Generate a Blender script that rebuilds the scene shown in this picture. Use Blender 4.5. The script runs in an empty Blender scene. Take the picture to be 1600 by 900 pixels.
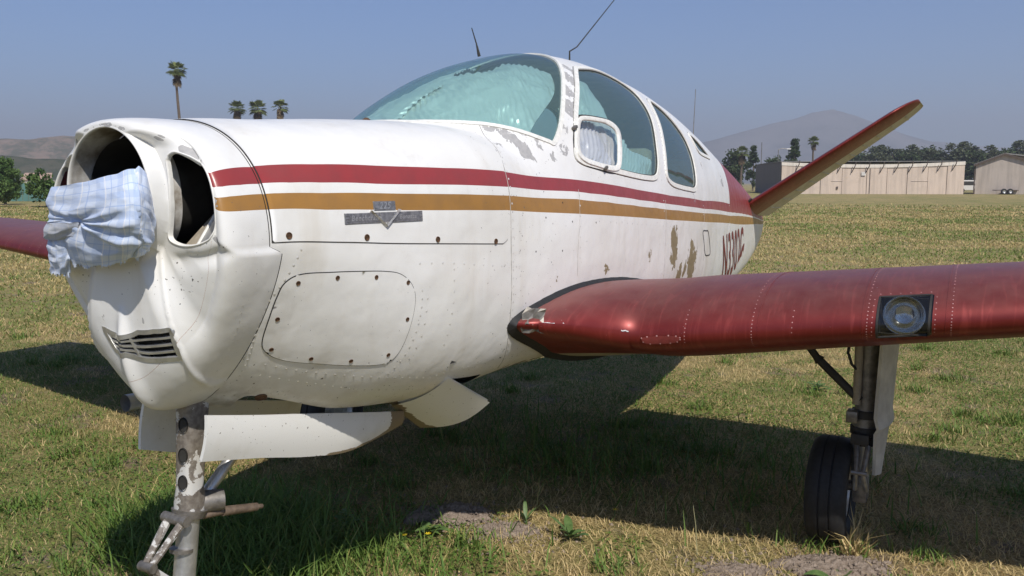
import bpy, bmesh, math, random
import numpy as np
from mathutils import Vector, Matrix

sc = bpy.context.scene
# ---------------------------------------------------------------- camera
CAM = np.array([1.88, -1.30, 1.51]); YAW, PITCH = -.497, -.121
cd = bpy.data.cameras.new('camera'); cam = bpy.data.objects.new('camera', cd); sc.collection.objects.link(cam)
cd.sensor_width = 36; cd.lens = 36 * 1350 / 1600; cd.clip_start = .05; cd.clip_end = 20000
cam.location = CAM
_d = Vector((math.sin(YAW) * math.cos(PITCH), math.cos(YAW) * math.cos(PITCH), math.sin(PITCH)))
cam.rotation_euler = _d.to_track_quat('-Z', 'Y').to_euler()
sc.camera = cam
# ---------------------------------------------------------------- sky, sun, exposure
SUNV = np.array([.68, -.57, 1.0]); SUNV /= np.linalg.norm(SUNV)          # towards the sun
w = bpy.data.worlds.new('World'); sc.world = w; w.use_nodes = True
wt = w.node_tree; bg = wt.nodes['Background']
sky = wt.nodes.new('ShaderNodeTexSky'); sky.sky_type = 'NISHITA'; sky.sun_disc = False
sky.sun_elevation = math.asin(SUNV[2]); sky.sun_rotation = math.atan2(SUNV[0], SUNV[1])
sky.altitude = 300; sky.air_density = 1.0; sky.dust_density = .6; sky.ozone_density = 2.5
tint = wt.nodes.new('ShaderNodeMix'); tint.data_type = 'RGBA'; tint.blend_type = 'MULTIPLY'; tint.inputs[0].default_value = 1.; tint.inputs[7].default_value = (.66, .93, 1.29, 1)
wt.links.new(sky.outputs[0], tint.inputs[6]); wt.links.new(tint.outputs[2], bg.inputs[0]); bg.inputs[1].default_value = .086
sl = bpy.data.lights.new('sun', 'SUN'); sun = bpy.data.objects.new('sun', sl); sc.collection.objects.link(sun)
sl.energy = 5.0; sl.angle = math.radians(.55); sl.color = (1., .945, .86)
sun.rotation_euler = Vector(SUNV).to_track_quat('Z', 'Y').to_euler(); sun.location = (30, -30, 60)
sc.view_settings.view_transform = 'Standard'; sc.view_settings.look = 'None'
sc.view_settings.exposure = 0.08; sc.view_settings.gamma = 1.0
sc.render.engine = 'CYCLES'; sc.cycles.use_denoising = True
sc.cycles.max_bounces = 8; sc.cycles.transparent_max_bounces = 24; sc.cycles.volume_bounces = 0
sc.cycles.sample_clamp_indirect = 6.0

R = math.radians
rng = np.random.default_rng(7)
# ---------------------------------------------------------------- helpers
def obj(name, me, mat, parent=None, kind=None, smooth=True):
    o = bpy.data.objects.new(name, me); sc.collection.objects.link(o)
    if mat is not None and not me.materials: me.materials.append(mat)
    if smooth and len(me.polygons): me.polygons.foreach_set('use_smooth', np.ones(len(me.polygons), bool))
    if parent is not None: o.parent = parent
    if kind: o['kind'] = kind
    return o
def mesh_np(name, V, F, attrs=None):
    """big meshes: V (n,3), F (m,k) index array (k = 3 or 4)"""
    V = np.ascontiguousarray(V, np.float32); F = np.ascontiguousarray(F, np.int32)
    me = bpy.data.meshes.new(name); k = F.shape[1]
    me.vertices.add(len(V)); me.vertices.foreach_set('co', V.ravel())
    me.loops.add(F.size); me.loops.foreach_set('vertex_index', F.ravel())
    me.polygons.add(len(F)); me.polygons.foreach_set('loop_start', np.arange(0, F.size, k, dtype=np.int32))
    me.update(calc_edges=True)
    for a, v in (attrs or {}).items():
        at = me.attributes.new(a, 'FLOAT', 'POINT'); at.data.foreach_set('value', np.ascontiguousarray(v, np.float32).ravel())
    me.validate()
    return me
class MB:
    """collects pieces into one mesh"""
    def __init__(s): s.v = []; s.f = []
    def add(s, v, f):
        o = len(s.v); s.v += [tuple(map(float, p)) for p in v]; s.f += [tuple(i + o for i in q) for q in f]; return s
    def box(s, c, size, M=None, bev=0.):
        x, y, z = [q / 2 for q in size]
        if bev <= 0:
            v = [(sx*x, sy*y, sz*z) for sz in (-1, 1) for sy in (-1, 1) for sx in (-1, 1)]
            f = [(0, 2, 3, 1), (4, 5, 7, 6), (0, 1, 5, 4), (2, 6, 7, 3), (0, 4, 6, 2), (1, 3, 7, 5)]
        else:
            b = bmesh.new(); bmesh.ops.create_cube(b, size=1)
            for q in b.verts: q.co = Vector((q.co.x * 2 * x, q.co.y * 2 * y, q.co.z * 2 * z))
            bmesh.ops.bevel(b, geom=b.edges[:], offset=bev, segments=2, affect='EDGES', profile=.5)
            b.verts.index_update(); v = [tuple(q.co) for q in b.verts]; f = [tuple(q.index for q in p.verts) for p in b.faces]; b.free()
        M = M or Matrix()
        return s.add([tuple(M @ Vector(p) + Vector(c)) for p in v], f)
    def tube(s, pts, rad, n=12, caps=True):
        pts = [Vector(p) for p in pts]
        if not hasattr(rad, '__len__'): rad = [rad] * len(pts)
        rings = []; up = None
        for i, p in enumerate(pts):
            t = (pts[min(i+1, len(pts)-1)] - pts[max(i-1, 0)]).normalized()
            if up is None: up = t.orthogonal().normalized()
            a = (up - t * up.dot(t)).normalized(); up = a; b = t.cross(a)
            rings.append([p + (a * math.cos(2*math.pi*k/n) + b * math.sin(2*math.pi*k/n)) * rad[i] for k in range(n)])
        v = [q for r in rings for q in r]; f = []
        for i in range(len(pts) - 1):
            for k in range(n): f.append((i*n+k, i*n+(k+1) % n, (i+1)*n+(k+1) % n, (i+1)*n+k))
        if caps: f.append(tuple(range(n))[::-1]); f.append(tuple((len(pts)-1)*n + k for k in range(n)))
        return s.add(v, f)
    def lathe(s, prof, c, axis='X', n=40):
        """prof: (radius, along axis)"""
        v = []; f = []
        for r, h in prof:
            for k in range(n):
                a = 2*math.pi*k/n; p = (h, r*math.cos(a), r*math.sin(a))
                if axis == 'Z': p = (p[1], p[2], p[0])
                if axis == 'Y': p = (p[1], p[0], p[2])
                v.append((p[0]+c[0], p[1]+c[1], p[2]+c[2]))
        for i in range(len(prof)-1):
            for k in range(n): f.append((i*n+k, i*n+(k+1) % n, (i+1)*n+(k+1) % n, (i+1)*n+k))
        return s.add(v, f)
    def prism(s, poly, d):
        """poly: list of 3D points (planar), extruded by vector d"""
        n = len(poly); d = Vector(d); P = [Vector(p) for p in poly]
        return s.add(P + [p + d for p in P], [tuple(range(n))[::-1], tuple(range(n, 2*n))] + [(i, (i+1) % n, (i+1) % n + n, i+n) for i in range(n)])
    def build(s, name, mat, parent=None, kind=None, smooth=True, bevel=0.):
        me = bpy.data.meshes.new(name); me.from_pydata(s.v, [], s.f)
        b = bmesh.new(); b.from_mesh(me); bmesh.ops.recalc_face_normals(b, faces=b.faces[:])
        if bevel > 0: bmesh.ops.bevel(b, geom=[e for e in b.edges if len(e.link_faces) == 2 and e.calc_face_angle() > .5], offset=bevel, segments=2, affect='EDGES', profile=.5)
        b.to_mesh(me); b.free()
        o = obj(name, me, mat, parent, kind, smooth)
        if smooth: me.set_sharp_from_angle(angle=R(38))
        return o
def empty(name, loc=(0, 0, 0), parent=None):
    o = bpy.data.objects.new(name, None); sc.collection.objects.link(o); o.location = loc; o.empty_display_size = .2
    if parent is not None: o.parent = parent
    return o
def tag(o, label, cat, group=None):
    o['label'] = label; o['category'] = cat
    if group: o['group'] = group
    return o
def vnoise(x, y, seed=0):
    """smooth value noise 0..1 for numpy arrays"""
    xi = np.floor(x).astype(np.int64); yi = np.floor(y).astype(np.int64); fx = x - xi; fy = y - yi
    fx = fx*fx*(3-2*fx); fy = fy*fy*(3-2*fy)
    def h(a, b):
        q = (a * 374761393 + b * 668265263 + seed * 1442695041) & 0xffffffff
        q = ((q ^ (q >> 13)) * 1274126177) & 0xffffffff
        return ((q ^ (q >> 16)) & 0xffff) / 65535.
    return (h(xi, yi)*(1-fx) + h(xi+1, yi)*fx)*(1-fy) + (h(xi, yi+1)*(1-fx) + h(xi+1, yi+1)*fx)*fy
def fbm(x, y, seed=0, o=4):
    s = 0; a = .5
    for k in range(o): s = s + a * vnoise(x * 2**k, y * 2**k, seed + k); a *= .5
    return s / (1 - .5**o)
# ---------------------------------------------------------------- materials
class NT:
    def __init__(s, name):
        s.m = bpy.data.materials.new(name); s.m.use_nodes = True; s.t = s.m.node_tree
        s.p = s.t.nodes['Principled BSDF']; s.out = s.t.nodes['Material Output']
    def n(s, typ, **kw):
        q = s.t.nodes.new('ShaderNode' + typ)
        for k, v in kw.items():
            if k.startswith('_'): setattr(q, k[1:], v)
            else:
                key = int(k[1:]) if k[0] == 'i' and k[1:].isdigit() else k.replace('_', ' ')
                s.set(q.inputs[key], v)
        return q
    def set(s, inp, v):
        if isinstance(v, bpy.types.NodeSocket): s.t.links.new(v, inp)
        elif isinstance(v, bpy.types.Node): s.t.links.new(v.outputs[0], inp)
        else:
            if isinstance(v, tuple) and len(v) == 3 and inp.type == 'RGBA': v = v + (1,)
            inp.default_value = v
    def P(s, **kw):
        for k, v in kw.items(): s.set(s.p.inputs[k.replace('_', ' ')], v)
        return s
    def math(s, op, a, b=0., clamp=False):
        return s.n('Math', _operation=op, i0=a, i1=b, _use_clamp=clamp).outputs[0]
    def mix(s, f, a, b, mode='MIX'):
        q = s.n('Mix', _data_type='RGBA', _blend_type=mode)
        s.set(q.inputs['Factor'], f); s.set(q.inputs[6], a); s.set(q.inputs[7], b); return q.outputs[2]
    def noise(s, scale, detail=4., rough=.5, vec=None, dist=0.):
        q = s.n('TexNoise', Scale=scale, Detail=detail, Roughness=rough, Distortion=dist)
        if vec is not None: s.set(q.inputs['Vector'], vec)
        return q.outputs[0]
    def coord(s, which='Object'): return s.n('TexCoord').outputs[which]
    def attr(s, name): return s.n('Attribute', _attribute_name=name).outputs['Fac']
    def vec(s, v, scale):
        return s.n('Mapping', Vector=v, Scale=scale).outputs[0]
    def step(s, x, a, b):
        return s.n('MapRange', _interpolation_type='SMOOTHSTEP', Value=x, i1=a, i2=b).outputs[0]
    def bump(s, h, strength=.3, dist=.01, normal=None):
        q = s.n('Bump', Strength=strength, Distance=dist, Height=h)
        if normal is not None: s.set(q.inputs['Normal'], normal)
        return q.outputs[0]
    def ramp(s, f, stops, interp='LINEAR'):
        q = s.n('ValToRGB', Fac=f); r = q.color_ramp; r.interpolation = interp
        while len(r.elements) < len(stops): r.elements.new(.5)
        for e, (p, c) in zip(r.elements, stops): e.position = p; e.color = tuple(c) + (1,)
        return q.outputs[0]
def simple(name, col, rough=.5, metal=0., var=.12, scale=30., bump=0.):
    q = NT(name); c = q.coord()
    n = q.noise(scale, 5, .6, c)
    a = tuple(v * (1 - var) for v in col); b = tuple(min(1, v * (1 + var)) for v in col)
    q.P(Base_Color=q.mix(q.step(n, .3, .7), a, b), Roughness=rough, Metallic=metal)
    if bump: q.P(Normal=q.bump(n, bump, .005))
    return q.m
WHITE = (.775, .77, .75); RED = (.27, .028, .034); GOLD = (.33, .165, .035); PRIMER = (.34, .335, .33); BROWN = (.20, .155, .085)
def airplane_paint(name):
    q = NT(name); c = q.coord()
    big = q.noise(2.2, 4, .55, c); fine = q.noise(60, 4, .6, c); med = q.noise(14, 6, .62, c)
    streak = q.noise(9, 5, .6, q.vec(c, (1., 1., .12)))
    base = q.mix(q.step(big, .35, .75), WHITE, (.71, .70, .665))
    base = q.mix(q.math('MULTIPLY', q.step(streak, .50, .78), .42), base, (.55, .50, .42))
    base = q.mix(q.math('MULTIPLY', q.step(q.noise(5.5, 6, .7, c, .8), .55, .80), .28), base, (.48, .45, .40))
    s = q.attr('stripe')
    red = q.mix(q.step(med, .3, .7), (.295, .040, .038), (.255, .040, .038)); gold = q.mix(q.step(med, .3, .7), (.35, .175, .036), (.30, .155, .04))
    def band(a, b): return q.math('MULTIPLY', q.math('GREATER_THAN', s, a), q.math('LESS_THAN', s, b))
    col = q.mix(band(0., 1.), base, gold); col = q.mix(band(2., 3.), col, red)
    col = q.mix(q.math('GREATER_THAN', q.attr('tailred'), 0.), col, (.27, .035, .032))
    # worn-off paint: large flakes where the wear attribute is high, tiny stone chips elsewhere
    wn = q.noise(17, 7, .62, c, .6)
    wear = q.math('GREATER_THAN', q.math('ADD', q.attr('wear'), q.math('MULTIPLY', q.math('SUBTRACT', wn, .5), 2.2)), .62)
    wb = q.math('GREATER_THAN', q.math('ADD', q.attr('wearb'), q.math('MULTIPLY', q.math('SUBTRACT', wn, .5), 2.2)), .62)
    chipn = q.noise(95, 3, .55, c)
    chip = q.math('GREATER_THAN', q.math('ADD', q.math('MULTIPLY', q.attr('chips'), .12), chipn), .775)
    col = q.mix(chip, col, (.12, .11, .10))
    dirt = q.math('MULTIPLY', q.attr('grime'), q.step(med, .25, .75))
    col = q.mix(q.math('MULTIPLY', dirt, .85), col, (.20, .16, .11))
    col = q.mix(wb, col, q.mix(q.step(fine, .3, .7), BROWN, (.27, .22, .13)))
    col = q.mix(wear, col, q.mix(q.step(fine, .3, .7), PRIMER, (.42, .41, .40)))
    worn = q.math('MAXIMUM', q.math('MAXIMUM', wear, wb), chip)
    rough = q.math('ADD', q.math('MULTIPLY', q.step(med, .2, .8), .16), .30)
    h = q.math('SUBTRACT', q.math('MULTIPLY', q.noise(3.6, 2, .5, c), 1.), 0.)
    b1 = q.bump(q.math('ADD', h, q.math('MULTIPLY', q.noise(11, 2, .5, c), .30)), .22, .05); b2 = q.bump(q.math('MULTIPLY', worn, -1.), .5, .0012, b1)
    q.P(Base_Color=col, Roughness=q.math('ADD', rough, q.math('MULTIPLY', worn, .25)), Normal=b2, Coat_Weight=.18, Coat_Roughness=.22)
    return q.m
def red_paint():
    q = NT('weathered red paint'); c = q.coord()
    big = q.noise(3, 4, .6, c); med = q.noise(16, 6, .6, c); sw = q.noise(5, 3, .5, q.vec(c, (9., 1., 1.)), 1.2)
    col = q.mix(q.step(big, .3, .7), (.150, .014, .012), (.195, .022, .019))
    col = q.mix(q.math('MULTIPLY', q.step(sw, .5, .75), .35), col, (.40, .07, .06))
    geo = q.n('NewGeometry'); up = q.n('SeparateXYZ', Vector=geo.outputs['Normal']).outputs[2]
    dust = q.math('MULTIPLY', q.step(up, .45, 1.1), q.math('ADD', q.math('MULTIPLY', med, .5), .10))
    col = q.mix(dust, col, (.34, .19, .16))
    chip = q.math('GREATER_THAN', q.math('ADD', q.math('MULTIPLY', q.attr('chips'), .10), q.noise(90, 2, .5, c)), .815)
    col = q.mix(chip, col, (.62, .55, .52))
    under = q.attr('belly'); col = q.mix(q.step(under, .45, .55), col, (.47, .44, .37))
    q.P(Base_Color=col, Metallic=.45, Roughness=q.math('ADD', q.math('MULTIPLY', med, .22), .32), Coat_Weight=.06, Coat_Roughness=.24, Normal=q.bump(big, .06, .04))
    return q.m
def tinted_glass(name, tint, film=.05, fc=(.42, .56, .54)):
    q = NT(name); t = q.n('BsdfTransparent', Color=tint); g = q.n('BsdfGlossy', Roughness=.03)
    c = q.coord(); h = q.noise(4, 2, .5, c)
    q.set(g.inputs['Normal'], q.bump(h, .08, .02))
    d = q.n('BsdfDiffuse', Color=fc)
    haze = q.n('MixShader', i0=film, i1=t, i2=d)
    fr = q.math('ADD', q.math('MULTIPLY', q.math('POWER', q.n('LayerWeight', Blend=.5).outputs['Facing'], 4.), .75), .045)
    mx = q.n('MixShader', i0=fr, i1=haze, i2=g)
    q.t.links.new(mx.outputs[0], q.out.inputs[0]); return q.m
def foil_mat():
    q = NT('crinkled silver foil'); c = q.coord()
    n2 = q.noise(55, 3, .6, c, .4)
    q.P(Base_Color=(.93, .93, .92), Metallic=.5, Roughness=.28, Normal=q.bump(n2, .35, .003)); return q.m
M = {}
M['paint'] = airplane_paint('aged white aircraft paint with stripes'); M['red'] = red_paint()
M['glass'] = tinted_glass('green tinted acrylic', (.70, .885, .84), .19, (.28, .46, .44)); M['clear'] = tinted_glass('clear acrylic', (.88, .89, .89), .015, (.5, .5, .5)); M['foil'] = foil_mat()
M['white'] = simple('chipped white paint', (.76, .75, .71), .42, 0, .08, 40, .05)
M['frame'] = simple('off white window moulding', (.74, .73, .68), .45, 0, .10, 60, .06)
M['seam'] = simple('dark panel gap', (.03, .028, .026), .8)
M['black'] = simple('perished black rubber', (.013, .013, .014), .7, 0, .35, 50, .2)
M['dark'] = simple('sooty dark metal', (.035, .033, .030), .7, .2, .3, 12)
M['liner'] = simple('grey cabin lining', (.42, .43, .42), .85, 0, .2, 8)
M['alu'] = simple('dull aluminium', (.50, .50, .49), .42, .75, .18, 25, .1)
M['baffle'] = simple('dusty aluminium baffle', (.46, .44, .40), .6, .3, .2, 14, .1)
M['steel'] = simple('oily grey steel', (.20, .185, .165), .48, .55, .3, 35, .15)
M['gearpaint'] = None
M['rust'] = simple('rusty fastener', (.11, .060, .032), .75, .3, .5, 90, .3)
M['rivet'] = simple('bare rivet heads', (.66, .65, .62), .35, .3, .25, 300)
M['chrome'] = simple('polished reflector', (.55, .55, .54), .12, 1., .05)
M['badge'] = simple('tarnished badge metal', (.30, .295, .30), .42, .7, .3, 80, .1)
M['badgehi'] = simple('worn bright badge metal', (.55, .54, .52), .35, .75, .2, 120)
M['letter'] = simple('maroon lettering paint', (.19, .030, .028), .5, 0, .15, 30)
M['yellow'] = simple('yellow green card', (.55, .60, .06), .7)
M['seat'] = simple('faded tan seat fabric', (.30, .26, .20), .9, 0, .15, 30)
def chipped_gear():
    q = NT('chipped white leg paint over grey metal'); c = q.coord()
    n = q.noise(11, 7, .65, c, .5); f = q.noise(80, 3, .5, c)
    worn = q.math('GREATER_THAN', n, .475)
    metal = q.mix(q.step(f, .3, .7), (.17, .145, .12), (.27, .24, .205))
    q.P(Base_Color=q.mix(worn, (.54, .53, .50), metal), Roughness=q.math('ADD', q.math('MULTIPLY', worn, .12), .42), Metallic=q.math('MULTIPLY', worn, .35), Normal=q.bump(worn, -.4, .002)); return q.m
M['gearpaint'] = chipped_gear()
def grimy_white():
    q = NT('white door paint with grime at the lower edge'); c = q.coord()
    n = q.noise(13, 7, .65, c, .5); s = q.noise(110, 3, .5, c)
    g = q.math('GREATER_THAN', q.math('ADD', q.attr('grime'), q.math('MULTIPLY', q.math('SUBTRACT', n, .5), 1.1)), .55)
    col = q.mix(q.math('GREATER_THAN', s, .71), (.78, .775, .74), (.18, .15, .12)); col = q.mix(q.step(q.noise(5, 4, .6, c), .5, .8), col, (.66, .64, .58))
    q.P(Base_Color=q.mix(g, col, (.22, .17, .11)), Roughness=.45); return q.m
M['doorpaint'] = grimy_white()
M['wingrivet'] = simple('worn rivets in red paint', (.40, .20, .19), .45, .1, .3, 200)
M['lap'] = simple('dirty panel lap', (.40, .385, .36), .6, 0, .3, 40)
# ---------------------------------------------------------------- fuselage shape (metres, Y aft, X port, Z up)
SEC = np.array([
 # y    z0    w     ht    nt   hb    nb   | canopy: wc    hc
 [0.24, 1.36, .330, .308, 2.2, .435, 1.36,  .10,  .10],
 [0.32, 1.36, .347, .316, 2.3, .455, 1.42,  .10,  .10],
 [0.50, 1.35, .385, .334, 2.7, .500, 1.75,  .10,  .10],
 [0.75, 1.33, .425, .370, 3.1, .540, 2.30,  .10,  .10],
 [1.00, 1.31, .465, .400, 3.5, .545, 2.70,  .20,  .26],
 [1.12, 1.30, .480, .412, 3.6, .540, 2.80,  .33,  .395],
 [1.25, 1.29, .495, .420, 3.5, .530, 2.90,  .455, .470],
 [1.42, 1.28, .510, .420, 3.2, .510, 3.00,  .505, .575],
 [1.64, 1.27, .525, .420, 3.0, .500, 3.00,  .530, .683],
 [1.90, 1.26, .535, .420, 3.0, .500, 3.00,  .545, .770],
 [2.20, 1.25, .540, .420, 3.0, .500, 3.00,  .552, .838],
 [2.60, 1.24, .540, .400, 3.0, .490, 3.00,  .550, .862],
 [3.10, 1.23, .520, .380, 2.8, .480, 3.00,  .530, .840],
 [3.60, 1.22, .480, .350, 2.6, .480, 3.40,  .490, .790],
 [4.20, 1.21, .410, .320, 2.4, .480, 4.20,  .418, .700],
 [5.00, 1.19, .305, .280, 2.2, .475, 4.40,  .312, .558],
 [5.80, 1.17, .200, .230, 2.1, .430, 4.00,  .206, .415],
 [6.50, 1.15, .115, .190, 2.0, .340, 3.00,  .120, .270],
 [7.00, 1.13, .065, .120, 2.0, .200, 2.10,  .065, .150],
 [7.12, 1.13, .045, .090, 2.0, .130, 2.10,  .045, .100]])
def _spl(xs, ys):
    n = len(xs); h = np.diff(xs); dl = np.diff(ys) / h
    m = np.empty(n); m[0] = dl[0]; m[-1] = dl[-1]
    for i in range(1, n - 1):
        a, b = dl[i-1], dl[i]
        m[i] = 0. if a * b <= 0 else (h[i-1] + h[i]) * 1.5 / ((2*h[i] + h[i-1]) * .5 / a + (h[i] + 2*h[i-1]) * .5 / b) / 1.0
    def f(x):
        x = np.clip(np.asarray(x, float), xs[0], xs[-1])
        i = np.clip(np.searchsorted(xs, x) - 1, 0, n - 2)
        t = (x - xs[i]) / h[i]; t2 = t*t; t3 = t2*t
        return ((2*t3 - 3*t2 + 1) * ys[i] + (t3 - 2*t2 + t) * h[i] * m[i] + (-2*t3 + 3*t2) * ys[i+1] + (t3 - t2) * h[i] * m[i+1])
    return f
_S = [_spl(SEC[:, 0], SEC[:, k]) for k in range(1, 9)]
def body_r(y, th):
    """polar radius of the skin about (0, z0(y)); th = 0 port side, pi/2 top"""
    z0, w, ht, nt, hb, nb, wc, hc = [s(y) for s in _S]
    c = np.abs(np.cos(th)) + 1e-9; s = np.abs(np.sin(th)) + 1e-9
    up = np.sin(th) >= 0
    h = np.where(up, ht, hb); n = np.where(up, nt, nb)
    r = ((c / w) ** n + (s / h) ** n) ** (-1 / n)
    rc = ((c / wc) ** 2.15 + (s / hc) ** 2.15) ** (-1 / 2.15)
    rc = np.where(up, rc, 0.)
    k = 60.
    we = (w ** k + wc ** k) ** (1 / k)
    rl = ((c / we) ** n + (s / h) ** n) ** (-1 / n)
    return np.where(up, (r ** k + rc ** k) ** (1 / k), rl), rc > r
def body_z0(y): return _S[0](y)
def body_p(y, th):
    y = np.asarray(y, float); th = np.asarray(th, float)
    r, _ = body_r(y, th)
    return np.stack([r * np.cos(th), y + 0 * th, body_z0(y) + r * np.sin(th)], -1)
def body_n(y, th, e=.004):
    a = body_p(y + e, th) - body_p(y - e, th); b = body_p(y, th + e) - body_p(y, th - e)
    n = np.cross(b, a); n /= np.linalg.norm(n, axis=-1, keepdims=True)
    p = body_p(y, th); o = np.stack([p[..., 0], 0 * p[..., 0], p[..., 2] - body_z0(p[..., 1])], -1)
    return n * np.sign((n * o).sum(-1, keepdims=True))

YSEAM = .285; NZ = 1.482; NR = .166; NRX = .154; NYR = .095
def yseam(th): return np.where(np.sin(th) > -.02, YSEAM, YSEAM + .038 * np.clip((-.02 - np.sin(th)) / .05, 0, 1))
def _bump(x, c, w): return np.exp(-((x - c) / w) ** 2)
def nose_p(th, a):
    """nose bowl: a = 0 at the seam ring, 1 at the rim of the hub opening, up to 1.4 inside the opening"""
    th = np.asarray(th, float); a = np.asarray(a, float) + 0 * th
    ys = yseam(th); r, _ = body_r(ys, th); z0 = body_z0(ys)
    qx, qz = r * np.cos(th), z0 + r * np.sin(th)
    ex, ez = NRX * np.cos(th), NZ + NR * np.sin(th)
    lo = np.clip(-np.sin(th), 0, 1)
    n = 3.1 + .3 * lo ** 2 + 1.5 * np.cos(th) ** 4
    t = (1 - (1 - np.clip(a, 0, 1)) ** (n / 2)) * math.pi / 2
    cb = np.abs(np.cos(t)) ** (2 / n); sb = np.abs(np.sin(t)) ** (2 / n)
    cb = np.where(a >= 1, 0., cb); sb = np.where(a >= 1, 1., sb)
    yr = NYR + .02 * lo
    side = np.clip((np.abs(np.cos(th)) - .45) / .3, 0, 1); side = side * side * (3 - 2 * side)
    x = ex + (qx - ex) * cb; z = ez + (qz - ez) * cb; y = ys - (ys - yr) * sb + .040 * side * np.clip(cb / .07, 0, 1) * np.clip((1 - cb) * 5, 0, 1)
    # cheek ridge sweeping down from the inlet to the keel, chin wedge, dent under the inlet
    ang = np.where(np.cos(th) >= 0, th, -math.pi - th)      # mirror: -pi/2 .. pi/2
    ang = np.where(ang < -math.pi * 1.5, ang + 2 * math.pi, ang)
    rid = _bump(a, np.interp(ang, [-1.3, -1.222, -1.038, -.969, -.89, -.80], [0., .04, .335, .605, .81, .95]), .038) * np.clip((-.72 - ang) / .15, 0, 1) * np.clip((1.34 + ang) / .1, 0, 1)
    den = _bump(a, np.interp(ang, [-.759, -.375, -.14, -.044], [.845, .575, .315, .21]), .075) * np.clip((-.03 - ang) / .08, 0, 1) * np.clip((.70 + ang) / .15, 0, 1)
    dx, dz = np.cos(th), np.sin(th)
    k = .0062 * rid - .016 * den
    x = x + dx * k; z = z + dz * k; y = y - .5 * np.abs(k) * np.sign(k)
    cr = _bump(np.cos(th), 0, .06) * (np.sin(th) < 0) * np.clip((.80 - a) / .15, 0, 1) * np.clip(a / .15, 0, 1)
    y = y - .016 * cr
    # rolled lip and short duct inside the opening
    ins = np.clip(a - 1, 0, 1)
    x = np.where(a > 1, (NRX - np.minimum(ins * .25, .005)) * np.cos(th), x); z = np.where(a > 1, NZ + (NR - np.minimum(ins * .25, .005)) * np.sin(th), z)
    y = np.where(a > 1, yr - .006 * np.sin(np.clip(ins / .05, 0, 1) * math.pi) + .2 * np.clip(ins - .03, 0, 1), y)
    return np.stack([x, y, z], -1)
# ---------------------------------------------------------------- surface tools
def closed_curve(P, n=6):
    """Catmull-Rom through a closed list of parameter points"""
    P = np.asarray(P, float); out = []
    N = len(P)
    for i in range(N):
        a, b, c, d = P[i-1], P[i], P[(i+1) % N], P[(i+2) % N]
        for t in np.arange(n) / n:
            out.append(.5 * (2*b + (c-a)*t + (2*a-5*b+4*c-d)*t*t + (3*b-a-3*c+d)*t**3))
    return np.array(out)
def open_curve(P, n=6):
    P = np.asarray(P, float); out = []
    for i in range(len(P) - 1):
        a, b, c, d = P[max(i-1, 0)], P[i], P[i+1], P[min(i+2, len(P)-1)]
        for t in np.arange(n) / n:
            out.append(.5 * (2*b + (c-a)*t + (2*a-5*b+4*c-d)*t*t + (3*b-a-3*c+d)*t**3))
    out.append(P[-1]); return np.array(out)
def inside(px, py, poly):
    r = np.zeros(px.shape, bool); n = len(poly); j = n - 1
    for i in range(n):
        xi, yi = poly[i]; xj, yj = poly[j]
        c = ((yi > py) != (yj > py)) & (px < (xj - xi) * (py - yi) / (yj - yi + 1e-12) + xi)
        r ^= c; j = i
    return r
def cut_grid(U, V, polys, su, sv, cell):
    """U, V 2-D parameter grids; grid points near an outline are moved onto it; returns U, V, id of the outline each face lies in (0 = none)"""
    U = U.copy(); V = V.copy()
    for P in polys:
        Q = np.asarray(P, float); A = Q * (su, sv); B = np.roll(A, -1, 0)
        lo = A.min(0) - cell * 2; hi = A.max(0) + cell * 2
        m = (U*su > lo[0]) & (U*su < hi[0]) & (V*sv > lo[1]) & (V*sv < hi[1])
        I = np.argwhere(m)
        if not len(I): continue
        X = np.stack([U[m]*su, V[m]*sv], -1)
        best = np.full(len(X), 9e9); bp = X.copy()
        for a, b in zip(A, B):
            d = b - a; t = np.clip(((X - a) @ d) / (d @ d + 1e-12), 0, 1); p = a + t[:, None]*d; q = ((X - p)**2).sum(1)
            k = q < best; best[k] = q[k]; bp[k] = p[k]
        k = best < (cell * .62) ** 2
        U[I[k, 0], I[k, 1]] = bp[k, 0] / su; V[I[k, 0], I[k, 1]] = bp[k, 1] / sv
    cu = (U[:-1, :-1] + U[1:, :-1] + U[:-1, 1:] + U[1:, 1:]) / 4; cv = (V[:-1, :-1] + V[1:, :-1] + V[:-1, 1:] + V[1:, 1:]) / 4
    idm = np.zeros(cu.shape, int)
    for k, P in enumerate(polys): idm[inside(cu, cv, np.asarray(P, float))] = k + 1
    return U, V, idm
def grid_faces(mask, flip=False):
    n, m = mask.shape; I = np.arange((n+1)*(m+1)).reshape(n+1, m+1)
    F = np.stack([I[:-1, :-1], I[1:, :-1], I[1:, 1:], I[:-1, 1:]], -1)[mask]
    return F[:, ::-1] if flip else F
def compact(Vt, F, attrs):
    u, inv = np.unique(F.ravel(), return_inverse=True)
    return Vt[u], inv.reshape(F.shape), {k: a[u] for k, a in attrs.items()}
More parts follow.
